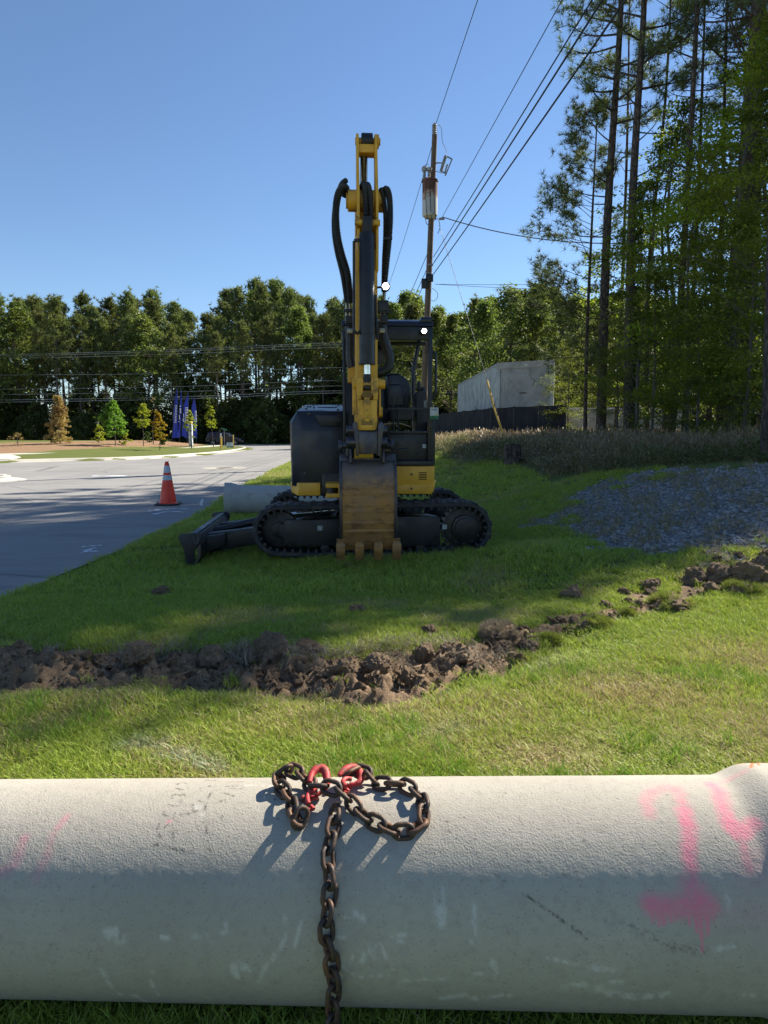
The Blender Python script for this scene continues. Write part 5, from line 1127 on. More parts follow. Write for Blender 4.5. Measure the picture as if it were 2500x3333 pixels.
# dark car on the cross street
CYR = 88.0; c0 = at(734, 1448, CYR); car = empty('car', (c0.x, CYR, .004)); prop(car, 'dark sport utility car driving right along the cross street', 'car')
M_CAR = mat('car_black_paint', (.010, .011, .018), (.014, .015, .024), 2, .18); M_GLS = mat('car_glass', (.012, .016, .024), rough=.08); M_TYR = mat('tyre', (.015, .015, .016), rough=.85); M_RIM = mat('rim', (.30, .30, .31), rough=.3, metal=.8)
P = [(-2.28, .42), (-2.3, .85), (-2.2, 1.05), (-1.98, 1.5), (-1.8, 1.64), (-.9, 1.7), (.1, 1.66), (.45, 1.52), (1.05, 1.12), (1.75, 1.0), (2.15, .86), (2.27, .62), (2.22, .38), (1.85, .33), (1.78, .55), (1.6, .7), (1.4, .74), (1.2, .7), (1.02, .55), (.96, .3), (-.96, .3), (-1.02, .55), (-1.2, .7), (-1.4, .74), (-1.6, .7), (-1.78, .55), (-1.85, .36)]
body = MB().prism(P, 'y', -.9, .9).build('body', M_CAR, car, .05, segs=3)
for W_ in ([(-1.85, 1.12), (-1.72, 1.5), (-1.1, 1.54), (-1.05, 1.12)], [(-1.0, 1.12), (-1.0, 1.55), (-.1, 1.56), (-.05, 1.12)], [(.02, 1.12), (-.02, 1.56), (.2, 1.5), (.85, 1.14)]):
    MB().prism(W_, 'y', -.912, -.89).build('window', M_GLS, car)
MB().add([(.42, -.7, 1.57), (.42, .7, 1.57), (1.08, .78, 1.14), (1.08, -.78, 1.14)], [(0, 1, 2, 3)]).build('windscreen', mat('windscreen_highlight', (.25, .28, .32), rough=.1), car)  # bright reflection on the windscreen is put into its paler colour
MB().obox((.3, -.86, 1.6), (1.06, -.9, 1.15), .05, .05).build('pillar', M_RIM, car)
for x in (-1.4, 1.4):
    for y in (-.88, .70):
        w = empty('wheel', (x, y, .35)); w.parent = car
        MB().cyl((0, 0, 0), (0, .2, 0), .35, 24).build('tyre', M_TYR, w, .03); rim = MB().cyl((0, -.012, 0), (0, .02, 0), .06, 12)
        for k in range(5): a = 2*pi*k/5; rim.obox((0, -.006, 0), (.21*cos(a), -.006, .21*sin(a)), .05, .02, (0, 1, 0))
        rim.tube([(.22*cos(2*pi*k/20), -.002, .22*sin(2*pi*k/20)) for k in range(21)], .016, 6, False); rim.build('rim', M_RIM, w)
for y in (-.78, .6): MB().hull([(2.0, y, .82), (2.24, y, .68), (2.0, y+.2, .84), (2.26, y+.2, .7), (1.82, y-.12, .9), (2.2, y+.05, .6)]).build('headlight', mat('headlight_glass', (.7, .72, .75), rough=.15), car, .01)
MB().box(.72, .9, -1.06, -.9, 1.12, 1.26).build('mirror', M_RIM, car, .03); MB().box(2.18, 2.3, -.5, .5, .42, .6).build('grille', M_RIM, car, .02); MB().box(-.35, -.2, -.925, -.9, .98, 1.0).build('door_handle', M_RIM, car)
MB().box(-.96, .96, -.92, -.89, .3, .42).build('sill', M_TYR, car, .01)
# ------------------------------------------------------------------ trees
def unit(a): return a/np.maximum(np.linalg.norm(a, axis=-1, keepdims=True), 1e-9)
def needle_mesh(name, C, D, n, length, width, m, spread=.8):
    """C tuft centres, D tuft directions: n thin triangles fan out from each centre."""
    k = len(C); C3 = np.repeat(C, n, 0); D3 = np.repeat(D, n, 0)
    d = unit(D3*.55+RNG.normal(0, spread, (k*n, 3))*.7); s = unit(np.cross(d, RNG.normal(0, 1, (k*n, 3))))
    L = length*RNG.uniform(.7, 1.25, (k*n, 1)); w = width*RNG.uniform(.7, 1.3, (k*n, 1))
    V = np.stack([C3-s*w/2, C3+s*w/2, C3+d*L], 1).reshape(-1, 3)
    return np_mesh(name, V, np.arange(len(V)).reshape(-1, 3), m)
def leaf_mesh(name, C, N, size, m, droop=0.0):
    k = len(C); N = unit(N+RNG.normal(0, .45, (k, 3))); a = unit(np.cross(N, RNG.normal(0, 1, (k, 3)))); b = np.cross(N, a)
    L = size*RNG.uniform(.6, 1.3, (k, 1)); w = L*RNG.uniform(.5, .75, (k, 1))
    V = np.stack([C-a*L/2, C+b*w/2+N*L*.06, C+a*L/2-N*L*droop, C-b*w/2+N*L*.06], 1).reshape(-1, 3)
    return np_mesh(name, V, np.arange(len(V)).reshape(-1, 4), m)
M_TRUNK = mat('far_bark', (.075, .058, .047), (.11, .088, .073), 1.5, .95); M_GREYB = mat('smooth_grey_bark', (.085, .075, .066), (.12, .108, .096), 2, .9)
M_NDL = leafmat('pine_needles', (.11, .155, .06), (.18, .21, .08), .32, .5, .55)
M_NDLF = leafmat('far_pine_needles', (.125, .155, .062), (.20, .215, .08), .4, .25, .6)
M_LEAF = leafmat('understory_leaves', (.10, .135, .03), (.28, .30, .05), .55, .8, .5)
M_LEAFY = leafmat('yellow_green_leaves', (.14, .18, .025), (.36, .37, .045), .6, .8, .5)
M_LEAFF = leafmat('far_leaves', (.125, .165, .055), (.20, .23, .07), .45, .3, .55)
M_IVY = leafmat('ivy_leaves', (.022, .045, .012), (.035, .06, .014), .25, .8, .45)
def pine_parts(H, dia, cb, spread, nl, seed, far=False, dead=6, side=None, n_need=13, m=None):
    rg = np.random.default_rng(seed); mb = MB(); bend = rg.normal(0, .012*H, (4, 2)); bend[0] = 0
    tp = smooth([(bend[i, 0]*.5, bend[i, 1]*.5, H*i/3 if i else -.3) for i in range(4)], 5)
    rad = [dia/2*(1.15 if i == 0 else 1)*(1-.86*(max(p.z, 0)/H)**1.1)+.01 for i, p in enumerate(tp)]
    mb.tube(tp, rad, 8 if far else 14, False)
    axis = lambda z: Vector((np.interp(z, [p.z for p in tp], [p.x for p in tp]), np.interp(z, [p.z for p in tp], [p.y for p in tp]), z))
    C = []; D = []
    for i in range(nl+dead):
        isd = i >= nl; tfr = (i+.5)/nl if not isd else rg.uniform(-.55, .1)
        z = cb+(H-cb)*tfr if not isd else max(2.2, cb+(H-cb)*tfr)
        az = i*2.4+rg.uniform(-.5, .5)
        if side is not None and rg.random() < .45: az = side+rg.normal(0, .5)
        prof_ = (1-max(tfr, 0))**.75*.95+.12
        if tfr < .25 and not isd: prof_ *= .55+1.8*tfr
        L = spread*prof_*(rg.uniform(.7, 1.2) if not far else rg.uniform(.35, 1.35))*(.6 if isd else 1)
        up = rg.uniform(.05, .35)+.5*max(tfr, 0); dr = Vector((cos(az), sin(az), up)).normalized()
        a = axis(z); b = a+dr*L*.55+Vector((0, 0, rg.uniform(-.1, .1)*L)); c = a+dr*L+Vector((0, 0, rg.uniform(0, .22)*L))
        S = smooth([a, b, c], 4); r0 = max(.012, dia*.14*(1-.6*max(tfr, 0)))*(.6 if isd else 1)
        mb.tube(S, [r0*(1-.85*k/(len(S)-1)) for k in range(len(S))], 4 if far else 5, False)
        if isd:
            for q in range(3):
                s0 = S[int(len(S)*rg.uniform(.3, .9))]; e0 = s0+Vector(rg.normal(0, .35, 3))*L*.4; mb.tube([s0, e0], [.012, .004], 3, False)
            continue
        nb = 7 if far else 10
        for q in range(nb):
            f = .30+.70*(q+rg.random())/nb; s0 = S[min(int(f*(len(S)-1)), len(S)-1)]
            tw = Vector((cos(az+rg.uniform(-1.3, 1.3)), sin(az+rg.uniform(-1.3, 1.3)), rg.uniform(-.15, .75))).normalized()*L*rg.uniform(.12, .34)
            e0 = s0+tw
            if not far: mb.tube([s0, e0], [.014, .006], 3, False)
            nt_ = 3 if far else 4
            for w in range(nt_):
                C.append(s0+tw*(.35+.65*(w+rg.random())/nt_)+Vector(rg.normal(0, .10 if not far else .28, 3))); D.append(tw.normalized()*.8+Vector((0, 0, .45)))
    for q in range(14): C.append(axis(H*rg.uniform(.93, 1.0))+Vector(rg.normal(0, .22, 3))); D.append(Vector((0, 0, 1)))
    C = np.array([tuple(c) for c in C]); D = np.array([tuple(c) for c in D])
    tm = mb.mesh('trunk', 0, 60); tm.materials.append(M_TRUNK if far else M_BARK)
    cm = needle_mesh('crown', C, D, 9 if far else n_need, .55 if far else .27, .14 if far else .021, m or (M_NDLF if far else M_NDL))
    return tm, cm
def leafy_parts(H, dia, cb, R, nspray, nleaf, size, seed, m, bark=None, top=.55, flat=.35, sprayr=.55, rings=8):
    rg = np.random.default_rng(seed); mb = MB(); b = rg.normal(0, .03*H, (3, 2))
    tp = smooth([(0, 0, -.2), (b[0, 0]*.4, b[0, 1]*.4, H*.35), (b[1, 0], b[1, 1], H*.7), (b[2, 0], b[2, 1], H*.97)], 5)
    mb.tube(tp, [dia/2*(1-.85*max(p.z, 0)/H)+.008 for p in tp], rings, False); tz = [p.z for p in tp]
    cen = []; 
    for i in range(nspray):
        z = cb+(H-cb)*rg.random()**.9; tfr = (z-cb)/(H-cb); prof_ = math.sin(pi*min(1, .14+.86*tfr**.85)) if top > .5 else (1-tfr)**.7
        az = rg.uniform(0, 2*pi); rr = R*max(.12, prof_)*math.sqrt(rg.uniform(.12, 1))*rg.uniform(.75, 1.12)
        c0 = Vector((np.interp(z, tz, [p.x for p in tp]), np.interp(z, tz, [p.y for p in tp]), 0))
        c = Vector((c0.x+rr*cos(az), c0.y+rr*sin(az), z)); cen.append((c, az))
        if i % 3 == 0:
            za = max(cb*.55, z-rr*.7); a = Vector((np.interp(za, tz, [p.x for p in tp]), np.interp(za, tz, [p.y for p in tp]), za))
            S = smooth([a, a.lerp(c, .5)+Vector((0, 0, .12*rr)), c], 3); mb.tube(S, [max(.01, dia*.13)*(1-.8*k/(len(S)-1)) for k in range(len(S))], 4, False)
    k = len(cen); n = nleaf; cc = np.repeat(np.array([tuple(c) for c, a in cen]), n, 0); sr = np.repeat(R*sprayr*rg.uniform(.5, 1.1, (k, 1)), n, 0)
    d = rg.normal(0, 1, (k*n, 3)); d = unit(d)*rg.uniform(0, 1, (k*n, 1))**.5; d[:, 2] *= flat
    P = cc+d*sr*.75; P[:, 2] -= .15*np.hypot(d[:, 0], d[:, 1])*sr[:, 0]
    N = np.tile(np.array([[0, 0, 1.]]), (k*n, 1))+rg.normal(0, .35, (k*n, 3))
    tm = mb.mesh('trunk', 0, 60); tm.materials.append(bark or M_GREYB)
    return tm, leaf_mesh('crown', P, N, size, m, .15)
def tree(name, parts, loc, rz, s, label, cat='tree', group=None, sz=None):
    e = empty(name, loc, rz); e.scale = (s, s, sz or s); prop(e, label, cat, group)
    link('trunk', parts[0], None, e); link('crown', parts[1], None, e); return e
def gp(u, Y, v=1400):
    p = at(u, v, Y); return Vector((p.x, Y, gz(p.x, Y)))

# --- pines on the bank to the right (each with its own build)
GR = 'pines on the bank to the right'
tree('pine_tree', pine_parts(26, .40, 12.2, 3.0, 34, 5, dead=9, side=pi), gp(1957, 28), 0, 1, 'tall straight pine with a bare dark trunk, leftmost of the big pines', group=GR)
B_ = tree('pine_tree', pine_parts(25, .36, 12.5, 2.9, 30, 6, dead=12), gp(2048, 26), .6, 1, 'ivy wrapped pine trunk just right of the leftmost pine', group=GR)
rg = np.random.default_rng(3); n = 2600; z = rg.uniform(0, 9.5, n); a = rg.uniform(0, 2*pi, n); r_ = .16+.06*rg.random(n)
link('ivy', leaf_mesh('ivy', np.stack([r_*np.cos(a), r_*np.sin(a), z], 1), np.stack([np.cos(a), np.sin(a), .3+0*a], 1), .12, M_IVY), None, B_)
tree('pine_tree', pine_parts(24, .25, 12.5, 2.6, 26, 7, dead=14), gp(2186, 25), 1.1, 1, 'slender pine with many dead twigs in the middle of the bank', group=GR)
tree('pine_tree', pine_parts(27, .52, 14, 4.6, 30, 8, dead=30), gp(2352, 23), 2.0, 1, 'stout pine with long bare spreading limbs near the right edge', group=GR)
tree('pine_tree', pine_parts(29, .62, 17.5, 2.2, 24, 9, dead=5), gp(2545, 13.2), .3, 1, 'thick pine trunk with plated bark cut by the right edge', group=GR)
tree('young_pine', pine_parts(13.6, .16, 2.6, 3.5, 46, 10, dead=4, side=pi*.95, n_need=15), gp(1906, 29), 0, 1, 'young bushy pine with boughs reaching left over the trailer', group=GR)
for i, (u, Y, d_) in enumerate(((2222, 29, .17), (2110, 31, .2), (2300, 30, .22), (2420, 26, .22), (2005, 34, .2))):
    tree('pine_tree', pine_parts(22, d_, 14, 2.2, 16, 20+i, dead=10), gp(u, Y), i, 1, ('thin dark trunk between the slender pine and the stout pine', 'thin trunk deep in shade behind the ivy pine', 'dim trunk behind the yellow green maple', 'thin leaning trunk left of the right edge pine', 'thin trunk half hidden behind the leftmost pine')[i], group=GR)
LA = leafy_parts(10.5, .16, 1.2, 2.8, 74, 125, .11, 31, M_LEAF, sprayr=.42, flat=.26); LB = leafy_parts(11.5, .18, 1.6, 3.0, 82, 120, .11, 32, M_LEAFY, sprayr=.42, flat=.26); LC = leafy_parts(9, .13, .7, 2.2, 150, 90, .10, 33, M_LEAF)
GL = 'leafy trees under the pines'
for i, (pr, u, Y, s, rz, lab) in enumerate(((LA, 2075, 24.5, .88, 0, 'leafy green tree in front of the ivy pine'), (LB, 2235, 22, .8, 1, 'leafy tree filling the middle of the bank'), (LB, 2385, 20, 1.02, 2.2, 'bright yellow green maple by the right edge'), (LA, 2500, 17.6, .95, 3, 'leafy tree cut off by the right edge'), (LA, 2160, 30, 1.25, 4, 'tall dim leafy tree behind the slender pine'), (LA, 2310, 33, 1.2, 5, 'tall dim leafy tree behind the stout pine'), (LB, 2480, 27, 1.05, .5, 'tall leafy tree behind the right edge pine'),
                                            (LC, 2120, 21.5, .62, 1.5, 'small leafy sapling low on the bank by the ivy pine'), (LC, 2270, 19.5, .6, 2.7, 'small leafy sapling low on the bank at its middle'), (LC, 2010, 27, .55, 3.1, 'small leafy sapling beside the leftmost pine'), (LC, 2420, 18, .7, .9, 'small leafy sapling low on the bank near the right edge'), (LC, 1850, 33, .6, 4.4, 'small dark sapling at the trailer corner'))):
    tree('broadleaf_tree' if pr is not LC else 'sapling', pr, gp(u, Y), rz, s, lab, group=GL)
# trees further right, outside the view, that shade the lawn and the road
TALL = leafy_parts(27, .5, 13, 3.7, 330, 55, .26, 47, M_LEAF, M_BARK, flat=.6, sprayr=.34)
PX1_ = pine_parts(25, .4, 11, 3.4, 30, 41, dead=4)
GS = 'woods continuing beyond the right edge'
for i, (x, y, k, s) in enumerate(((12.2, 19.4, 0, 1.0), (15.2, 22.6, 0, 1.1), (10.6, 19.0, 1, 1.1), (13.2, 24, 1, 1.35), (17, 26, 0, 1.05), (19, 25.5, 1, 1.5), (15, 29, 0, 1.05), (20, 30, 0, 1.1), (12, 29, 1, 1.3), (18, 33, 1, 1.5), (23, 30, 0, 1.1), (24.5, 34, 0, 1.1), (16.2, 21.2, 2, 1.0), (18.0, 22.7, 2, 1.03), (20.2, 25.8, 2, 1.0), (22.8, 27.9, 2, 1.02), (25.6, 30.0, 2, 1.05), (18.6, 27.8, 2, 1.05), (22.5, 31.5, 2, 1.05), (16.5, 31.5, 0, 1.1), (21.5, 27.5, 0, 1.15))):
    tree('pine_tree' if k == 0 else 'broadleaf_tree', (PX1_, LA, TALL)[k], (x, y, gz(x, y)), i*1.3, s, 'tree of the woods continuing beyond the right edge', group=GS)
# --- far woods
FP = [pine_parts(21, .42, cb_, sp_, nl_, 50+i, far=True, dead=8) for i, (cb_, sp_, nl_) in enumerate(((11, 3.3, 30), (9.5, 3.7, 34), (13, 2.9, 24), (8, 3.3, 34)))]
FO = [leafy_parts(17, .4, cb_, R_, 170, 52, .34, 60+i, M_LEAFF, M_TRUNK, flat=.6, sprayr=.36, rings=6) for i, (cb_, R_) in enumerate(((4, 4.3), (3, 4.8), (5, 3.8)))]
FB_ = [leafy_parts(5.5, .12, .1, 2.6, 90, 46, .26, 70+i, leafmat('woodland_edge_leaves', (.085, .11, .034), (.14, .16, .05), .4, .4), M_TRUNK, flat=.7, sprayr=.4, rings=5) for i in range(2)]
rg = np.random.default_rng(19); cnt = 0
def top_z(u):   # skyline read from the photograph (pixel rows)
    return np.interp(u, [0, 60, 130, 190, 240, 300, 390, 470, 560, 640, 700, 760, 830, 900, 980, 1040, 1100, 1330, 1420, 1500, 1580, 1650, 1730, 1820, 1950], [975, 990, 1010, 985, 1020, 985, 1010, 985, 985, 1010, 1040, 985, 955, 965, 985, 1005, 990, 985, 1005, 1030, 975, 955, 950, 985, 980])
for row, (Y0, dxm) in enumerate(((100, 3.3), (107, 3.6), (115, 4.0), (126, 4.4))):
    x = -76+row*1.3
    while x < 62:
        Y = Y0+rg.uniform(-2.2, 2.2); u = 1250+x/Y*F; vt = top_z(np.clip(u, 0, 1950))+(rg.uniform(-12, 60) if row else rg.uniform(5, 110))
        Ht = 1.6+(1408-vt)/F*Y*1.03
        dec = rg.random() < (.07 if u < 700 else .30 if u < 1150 else .8)
        pr = FO[rg.integers(3)] if dec else FP[rg.integers(4)]
        s = Ht/(17*1.02 if dec else 21)
        tree('broadleaf_tree' if dec else 'pine_tree', pr, (x, Y, 0), rg.uniform(0, 6.28), s*rg.uniform(.92, 1.06), 'rounded leafy tree in the far woods across the road' if dec else 'tall pine in the far woods across the road', group='far woods across the road', sz=s)
        cnt += 1; x += dxm*rg.uniform(.7, 1.3)
x = -74
while x < 60:
    Y = 97.5+rg.uniform(-1, 3); s = rg.uniform(.55, 1.15)
    tree('shrub', FB_[rg.integers(2)], (x, Y, 0), rg.uniform(0, 6), s, 'dark shrub along the foot of the far woods', 'shrub', 'shrubs at the foot of the far woods'); x += rg.uniform(1.1, 2.3)
x = -90
while x < 70:
    Y = rg.uniform(99, 120); s = rg.uniform(1.0, 1.9)
    tree('understory_tree', FB_[rg.integers(2)], (x, Y, 0), rg.uniform(0, 6), s, 'dim understory tree among the trunks of the far woods', 'tree', 'understory of the far woods'); x += rg.uniform(1.0, 1.9)
for u, Y, s in ((1345, 74, .95), (1460, 70, .80), (1555, 66, .93), (1650, 62, .98), (1740, 60, .95), (1835, 58, .88), (1960, 56, .95), (2090, 54, 1), (2230, 52, 1), (2380, 50, 1), (2520, 50, 1)):
    tree('broadleaf_tree', FO[rg.integers(3)], gp(u, Y), rg.uniform(0, 6), (1.6+(1408-top_z(min(u, 1900)))/F*Y*1.03-1)/17.3, 'rounded leafy tree behind the trailer and bank', group='leafy trees behind the trailer')
# --- saplings and shrubs in the planted bed
M_AUT = leafmat('turning_leaves', (.34, .29, .03), (.42, .20, .03), .5, .9, .5, False); M_YG = leafmat('sapling_yellow_green', (.32, .38, .04), (.40, .40, .06), .5, .8, .5, False); M_FRESH = leafmat('fresh_green', (.15, .30, .05), (.24, .38, .07), .5, .8, .5, False); M_BRN = leafmat('browned_conifer', (.36, .24, .12), (.44, .34, .12), .35, .5, .6, False); M_DKG = leafmat('dark_evergreen', (.07, .11, .03), (.11, .16, .04), .3, .6, .5, False)
GB = 'young trees and shrubs in the planted bed'
def bed_tree(name, u, v, vt, wpx, cbf, m, lab, seed, nsp=60, nlf=34, size=5, top=.6, stake=False, cat='tree'):
    p = hit(u, v); k = p.y/F; H = (v-vt)*k; R = wpx/2*k
    e = tree(name, leafy_parts(H, max(.05, 2.2*k), H*cbf, R, nsp, nlf, size*k, seed, m, top=top, flat=.7, sprayr=.32, rings=5), p, 0, 1, lab, cat, GB)
    if stake:
        for s in (-1, 1): MB().tube([(s*9*k, 0, 0), (0, 0, 16*k)], .012, 4).build('guy_line', M_GALV, e)
        MB().cyl((0, .05, 0), (0, .05, 26*k), .025, 6).build('stake', M_POLE, e)
    return e
bed_tree('sapling', 467, 1452, 1318, 66, .45, M_YG, 'round yellow green sapling with a thin pale trunk in the bed', 81)
bed_tree('sapling', 520, 1466, 1342, 56, .28, M_AUT, 'sapling turning orange and yellow on the grass strip', 82)
bed_tree('sapling', 624, 1460, 1338, 50, .3, M_YG, 'staked sapling in front of the rightmost banner', 83, stake=True, nsp=38)
bed_tree('sapling', 695, 1456, 1325, 46, .38, M_YG, 'staked sapling in front of the dark car', 84, stake=True, nsp=42)
bed_tree('tree', 375, 1452, 1306, 90, .22, M_FRESH, 'dense fresh green small tree in the planted bed', 85, 110, 44, 7)
bed_tree('conifer', 197, 1444, 1292, 96, .03, M_BRN, 'browned cone shaped conifer in the planted bed', 86, 170, 40, 5, top=.4)
bed_tree('shrub', 92, 1425, 1368, 34, .1, M_FRESH, 'small upright green shrub at the far left of the bed', 87, 30, 30, cat='shrub')
bed_tree('shrub', 275, 1430, 1352, 60, .05, M_DKG, 'dark green pointed shrub right of the browned conifer', 88, 60, 40, top=.4, cat='shrub')
bed_tree('shrub', 322, 1440, 1385, 60, .05, M_YG, 'low straggly shrub between the conifer and fresh green tree', 89, 30, 26, cat='shrub')
bed_tree('shrub', 530, 1448, 1408, 26, .03, M_DKG, 'small dark clipped evergreen behind the orange sapling', 90, 60, 40, top=.4, cat='shrub')
bed_tree('shrub', 60, 1452, 1408, 60, .05, M_BRN, 'bare brownish twiggy shrub at the left edge of the bed', 92, 26, 14, 3, cat='shrub')
bed_tree('shrub', 410, 1446, 1410, 44, .05, M_YG, 'low yellowish shrub at the foot of the fresh green tree', 93, 26, 26, cat='shrub')
bed_tree('shrub', 480, 1440, 1405, 40, .05, M_DKG, 'low shrub behind the yellow green sapling trunk', 94, 26, 26, cat='shrub')
bed_tree('dead_tree', 500, 1446, 1290, 40, .5, M_BRN, 'thin reddish dying tree behind the yellow green sapling', 95, 14, 10, 3)
# ------------------------------------------------------------------ grass, weeds, clods, gravel
def blades_mesh(name, n, rad, h0, h1, w, m, lean=.5, seed=0, segs=2, seedhead=0):
    rg = np.random.default_rng(seed); V = []; Fq = []
    for i in range(n):
        a = rg.uniform(0, 2*pi); r = rad*math.sqrt(rg.random()); bx, by = r*cos(a), r*sin(a)
        h = rg.uniform(h0, h1); az = rg.uniform(0, 2*pi); ln = h*lean*rg.uniform(.2, 1.2); sa = rg.uniform(0, 2*pi); sx_, sy_ = cos(sa)*w/2, sin(sa)*w/2
        for k in range(segs+1):
            f = k/segs; ww = (1-f)**.7+.08
            cx, cy, cz_ = bx+cos(az)*ln*f*f, by+sin(az)*ln*f*f, h*f*(1-.15*f*lean)
            V += [(cx-sx_*ww, cy-sy_*ww, cz_), (cx+sx_*ww, cy+sy_*ww, cz_)]
        b = len(V)-2*(segs+1)
        for k in range(segs): Fq.append((b+2*k, b+2*k+1, b+2*k+3, b+2*k+2))
        if rg.random() < seedhead:
            t_ = Vector((cx, cy, cz_)); 
            for q in range(5):
                p = t_-Vector((cos(az)*.0, 0, .03*q)); s_ = .012+.004*q; b = len(V)
                V += [tuple(p+Vector((-s_, 0, 0))), tuple(p+Vector((0, s_, -.01))), tuple(p+Vector((s_, 0, 0))), tuple(p+Vector((0, -s_, .035)))]; Fq.append((b, b+1, b+2, b+3))
    return np_mesh(name, np.array(V), np.array(Fq), m)
def grass_mat(name, g1, g2, dry1, dry2, trans=.35, straw=.16):
    t = NT(name); oi = t.n('ObjectInfo'); rnd = oi.outputs['Random']; dry = t.attr('dry', 'INSTANCER'); wht = t.attr('white', 'INSTANCER')
    g = t.n('NewGeometry'); isl = g.outputs['Random Per Island']
    c = t.mix(isl, g1, g2); c = t.mix(rnd, c, t.mix(isl, (g1[0]*.75, g1[1]*.8, g1[2]), (g2[0]*1.2, g2[1]*1.1, g2[2])))
    st = t.mix(rnd, dry1, dry2); f = t.math('LESS_THAN', isl, t.math('ADD', t.math('MULTIPLY', dry, .85), straw)); c = t.mix(f, c, st)
    c = t.mix(t.math('MULTIPLY', wht, t.rampv(isl, .2, .6)), c, (.55, .57, .58))
    t.col(c); t.rough(.55); t.b.inputs['Specular IOR Level'].default_value = .35
    tr = t.n('BsdfTranslucent'); t.l(c, tr.inputs[0]); mx_s = t.n('MixShader', i_0=trans); t.l(t.b.outputs[0], mx_s.inputs[1]); t.l(tr.outputs[0], mx_s.inputs[2]); t.l(mx_s.outputs[0], t.out.inputs[0])
    return t.m
def scatter(name, pts, scl, rot, attrs, meshes, label):
    col = bpy.data.collections.new(name+'_pieces')
    for i, me in enumerate(meshes): col.objects.link(bpy.data.objects.new(name+'_piece', me))
    me = bpy.data.meshes.new(name); me.vertices.add(len(pts)); me.vertices.foreach_set('co', np.asarray(pts, np.float32).ravel())
    a = me.attributes.new('scl', 'FLOAT_VECTOR', 'POINT'); a.data.foreach_set('vector', np.asarray(scl, np.float32).ravel())
    a = me.attributes.new('rot', 'FLOAT_VECTOR', 'POINT'); a.data.foreach_set('vector', np.asarray(rot, np.float32).ravel())
    for k, v in attrs.items(): a = me.attributes.new(k, 'FLOAT', 'POINT'); a.data.foreach_set('value', np.asarray(v, np.float32))
    o = link(name, me); prop(o, label, kind='stuff')
    ng = bpy.data.node_groups.new(name, 'GeometryNodeTree'); ng.interface.new_socket('Geometry', in_out='INPUT', socket_type='NodeSocketGeometry'); ng.interface.new_socket('Geometry', in_out='OUTPUT', socket_type='NodeSocketGeometry')
    N = ng.nodes.new; gi = N('NodeGroupInput'); go = N('NodeGroupOutput'); ip = N('GeometryNodeInstanceOnPoints'); ci = N('GeometryNodeCollectionInfo'); mp = N('GeometryNodeMeshToPoints')
    ci.inputs['Collection'].default_value = col; ci.inputs['Separate Children'].default_value = True; ci.inputs['Reset Children'].default_value = True
    ip.inputs['Pick Instance'].default_value = True; L = ng.links.new
    L(gi.outputs[0], mp.inputs['Mesh']); L(mp.outputs[0], ip.inputs['Points']); L(ci.outputs[0], ip.inputs['Instance'])
    for nm, sk in (('scl', 'Scale'), ('rot', 'Rotation')):
        na = N('GeometryNodeInputNamedAttribute'); na.data_type = 'FLOAT_VECTOR'; na.inputs['Name'].default_value = nm; L(na.outputs[0], ip.inputs[sk])
    L(ip.outputs[0], go.inputs[0]); md = o.modifiers.new('scatter', 'NODES'); md.node_group = ng
    return o
rg = np.random.default_rng(101)
def gzv_many(x, y):
    i = np.clip(np.searchsorted(xs, x)-1, 0, len(xs)-2); j = np.clip(np.searchsorted(ys, y)-1, 0, len(ys)-2)
    fx = (x-xs[i])/(xs[i+1]-xs[i]); fy = (y-ys[j])/(ys[j+1]-ys[j]); G = gzv2
    return (G[j, i]*(1-fx)+G[j, i+1]*fx)*(1-fy)+(G[j+1, i]*(1-fx)+G[j+1, i+1]*fx)*fy
def wedge(n, y0, y1, xl=None, xr=None):
    y = np.sqrt(rg.uniform(y0*y0, y1*y1, n)); x = np.where(rg.random(n) < .62, rg.uniform(-1, 1, n)*(.60*y+.35), rg.uniform(-1, 1, n)*(.6*y+2.4))
    if xl is not None: x = rg.uniform(xl, xr, n)
    return x, y
M_GR = grass_mat('turf_blades', (.24, .335, .038), (.43, .53, .085), (.50, .42, .21), (.38, .31, .15), straw=.10)
TUF = [blades_mesh('turf_tuft', 26, .05, .025, .062, .0042, M_GR, .8, 200+i) for i in range(5)]
TUFB = [blades_mesh('turf_tuft', 26, .06, .035, .08, .006, M_GR, .7, 210+i) for i in range(4)]
X = []; Yy = []; S = []
for n, a, b, s, l, r in ((26000, .3, 3.6, 1.0, None, None), (24000, 3.6, 6.6, 1.15, None, None), (19000, 6.6, 14.5, 1.7, -4, 5.5), (15000, 14.5, 42, 2.6, -5.6, 3.6)):
    x, y = wedge(n, a, b, l, r)
    if l is not None: y = rg.uniform(a, b, n)
    X.append(x); Yy.append(y); S.append(np.full(n, s))
X = np.concatenate(X); Yy = np.concatenate(Yy); S = np.concatenate(S)
red, _, rside = segdist(X, Yy, REDGE_S)
onroad = inpoly(X, Yy, ROAD_POLY)
keep = (~onroad | (red < .06*rg.random(len(X)))) & (soil_mask(X, Yy)+rg.normal(0, .22, len(X)) < .42) & (gravel_mask(X, Yy)+rg.normal(0, .15, len(X)) < .45) & (weed_mask(X, Yy) < .6)
X, Yy, S = X[keep], Yy[keep], S[keep]
dry = dry_mask(X, Yy); lush = fbm(X*1.3, Yy*1.3, 201)
bare = sstep(.56, .68, fbm(X*2.3, Yy*2.3, 333)); keep = rg.random(len(X)) > .35*dry+.6*bare; X, Yy, S, dry, lush = X[keep], Yy[keep], S[keep], dry[keep], lush[keep]
wh = np.zeros(len(X))
for u, v, r_ in ((440, 2428, .09), (520, 2425, .06), (590, 2462, .09), (680, 2490, .08), (720, 2505, .05), (630, 2475, .05), (1420, 2390, .1), (1500, 2375, .09)):
    p = hit(u, v); wh = np.maximum(wh, (.75 if u < 1000 else .35)*np.exp(-((X-p.x)**2+((Yy-p.y)*1.4)**2)/(r_*r_)))
Z = gzv_many(X, Yy)-.004
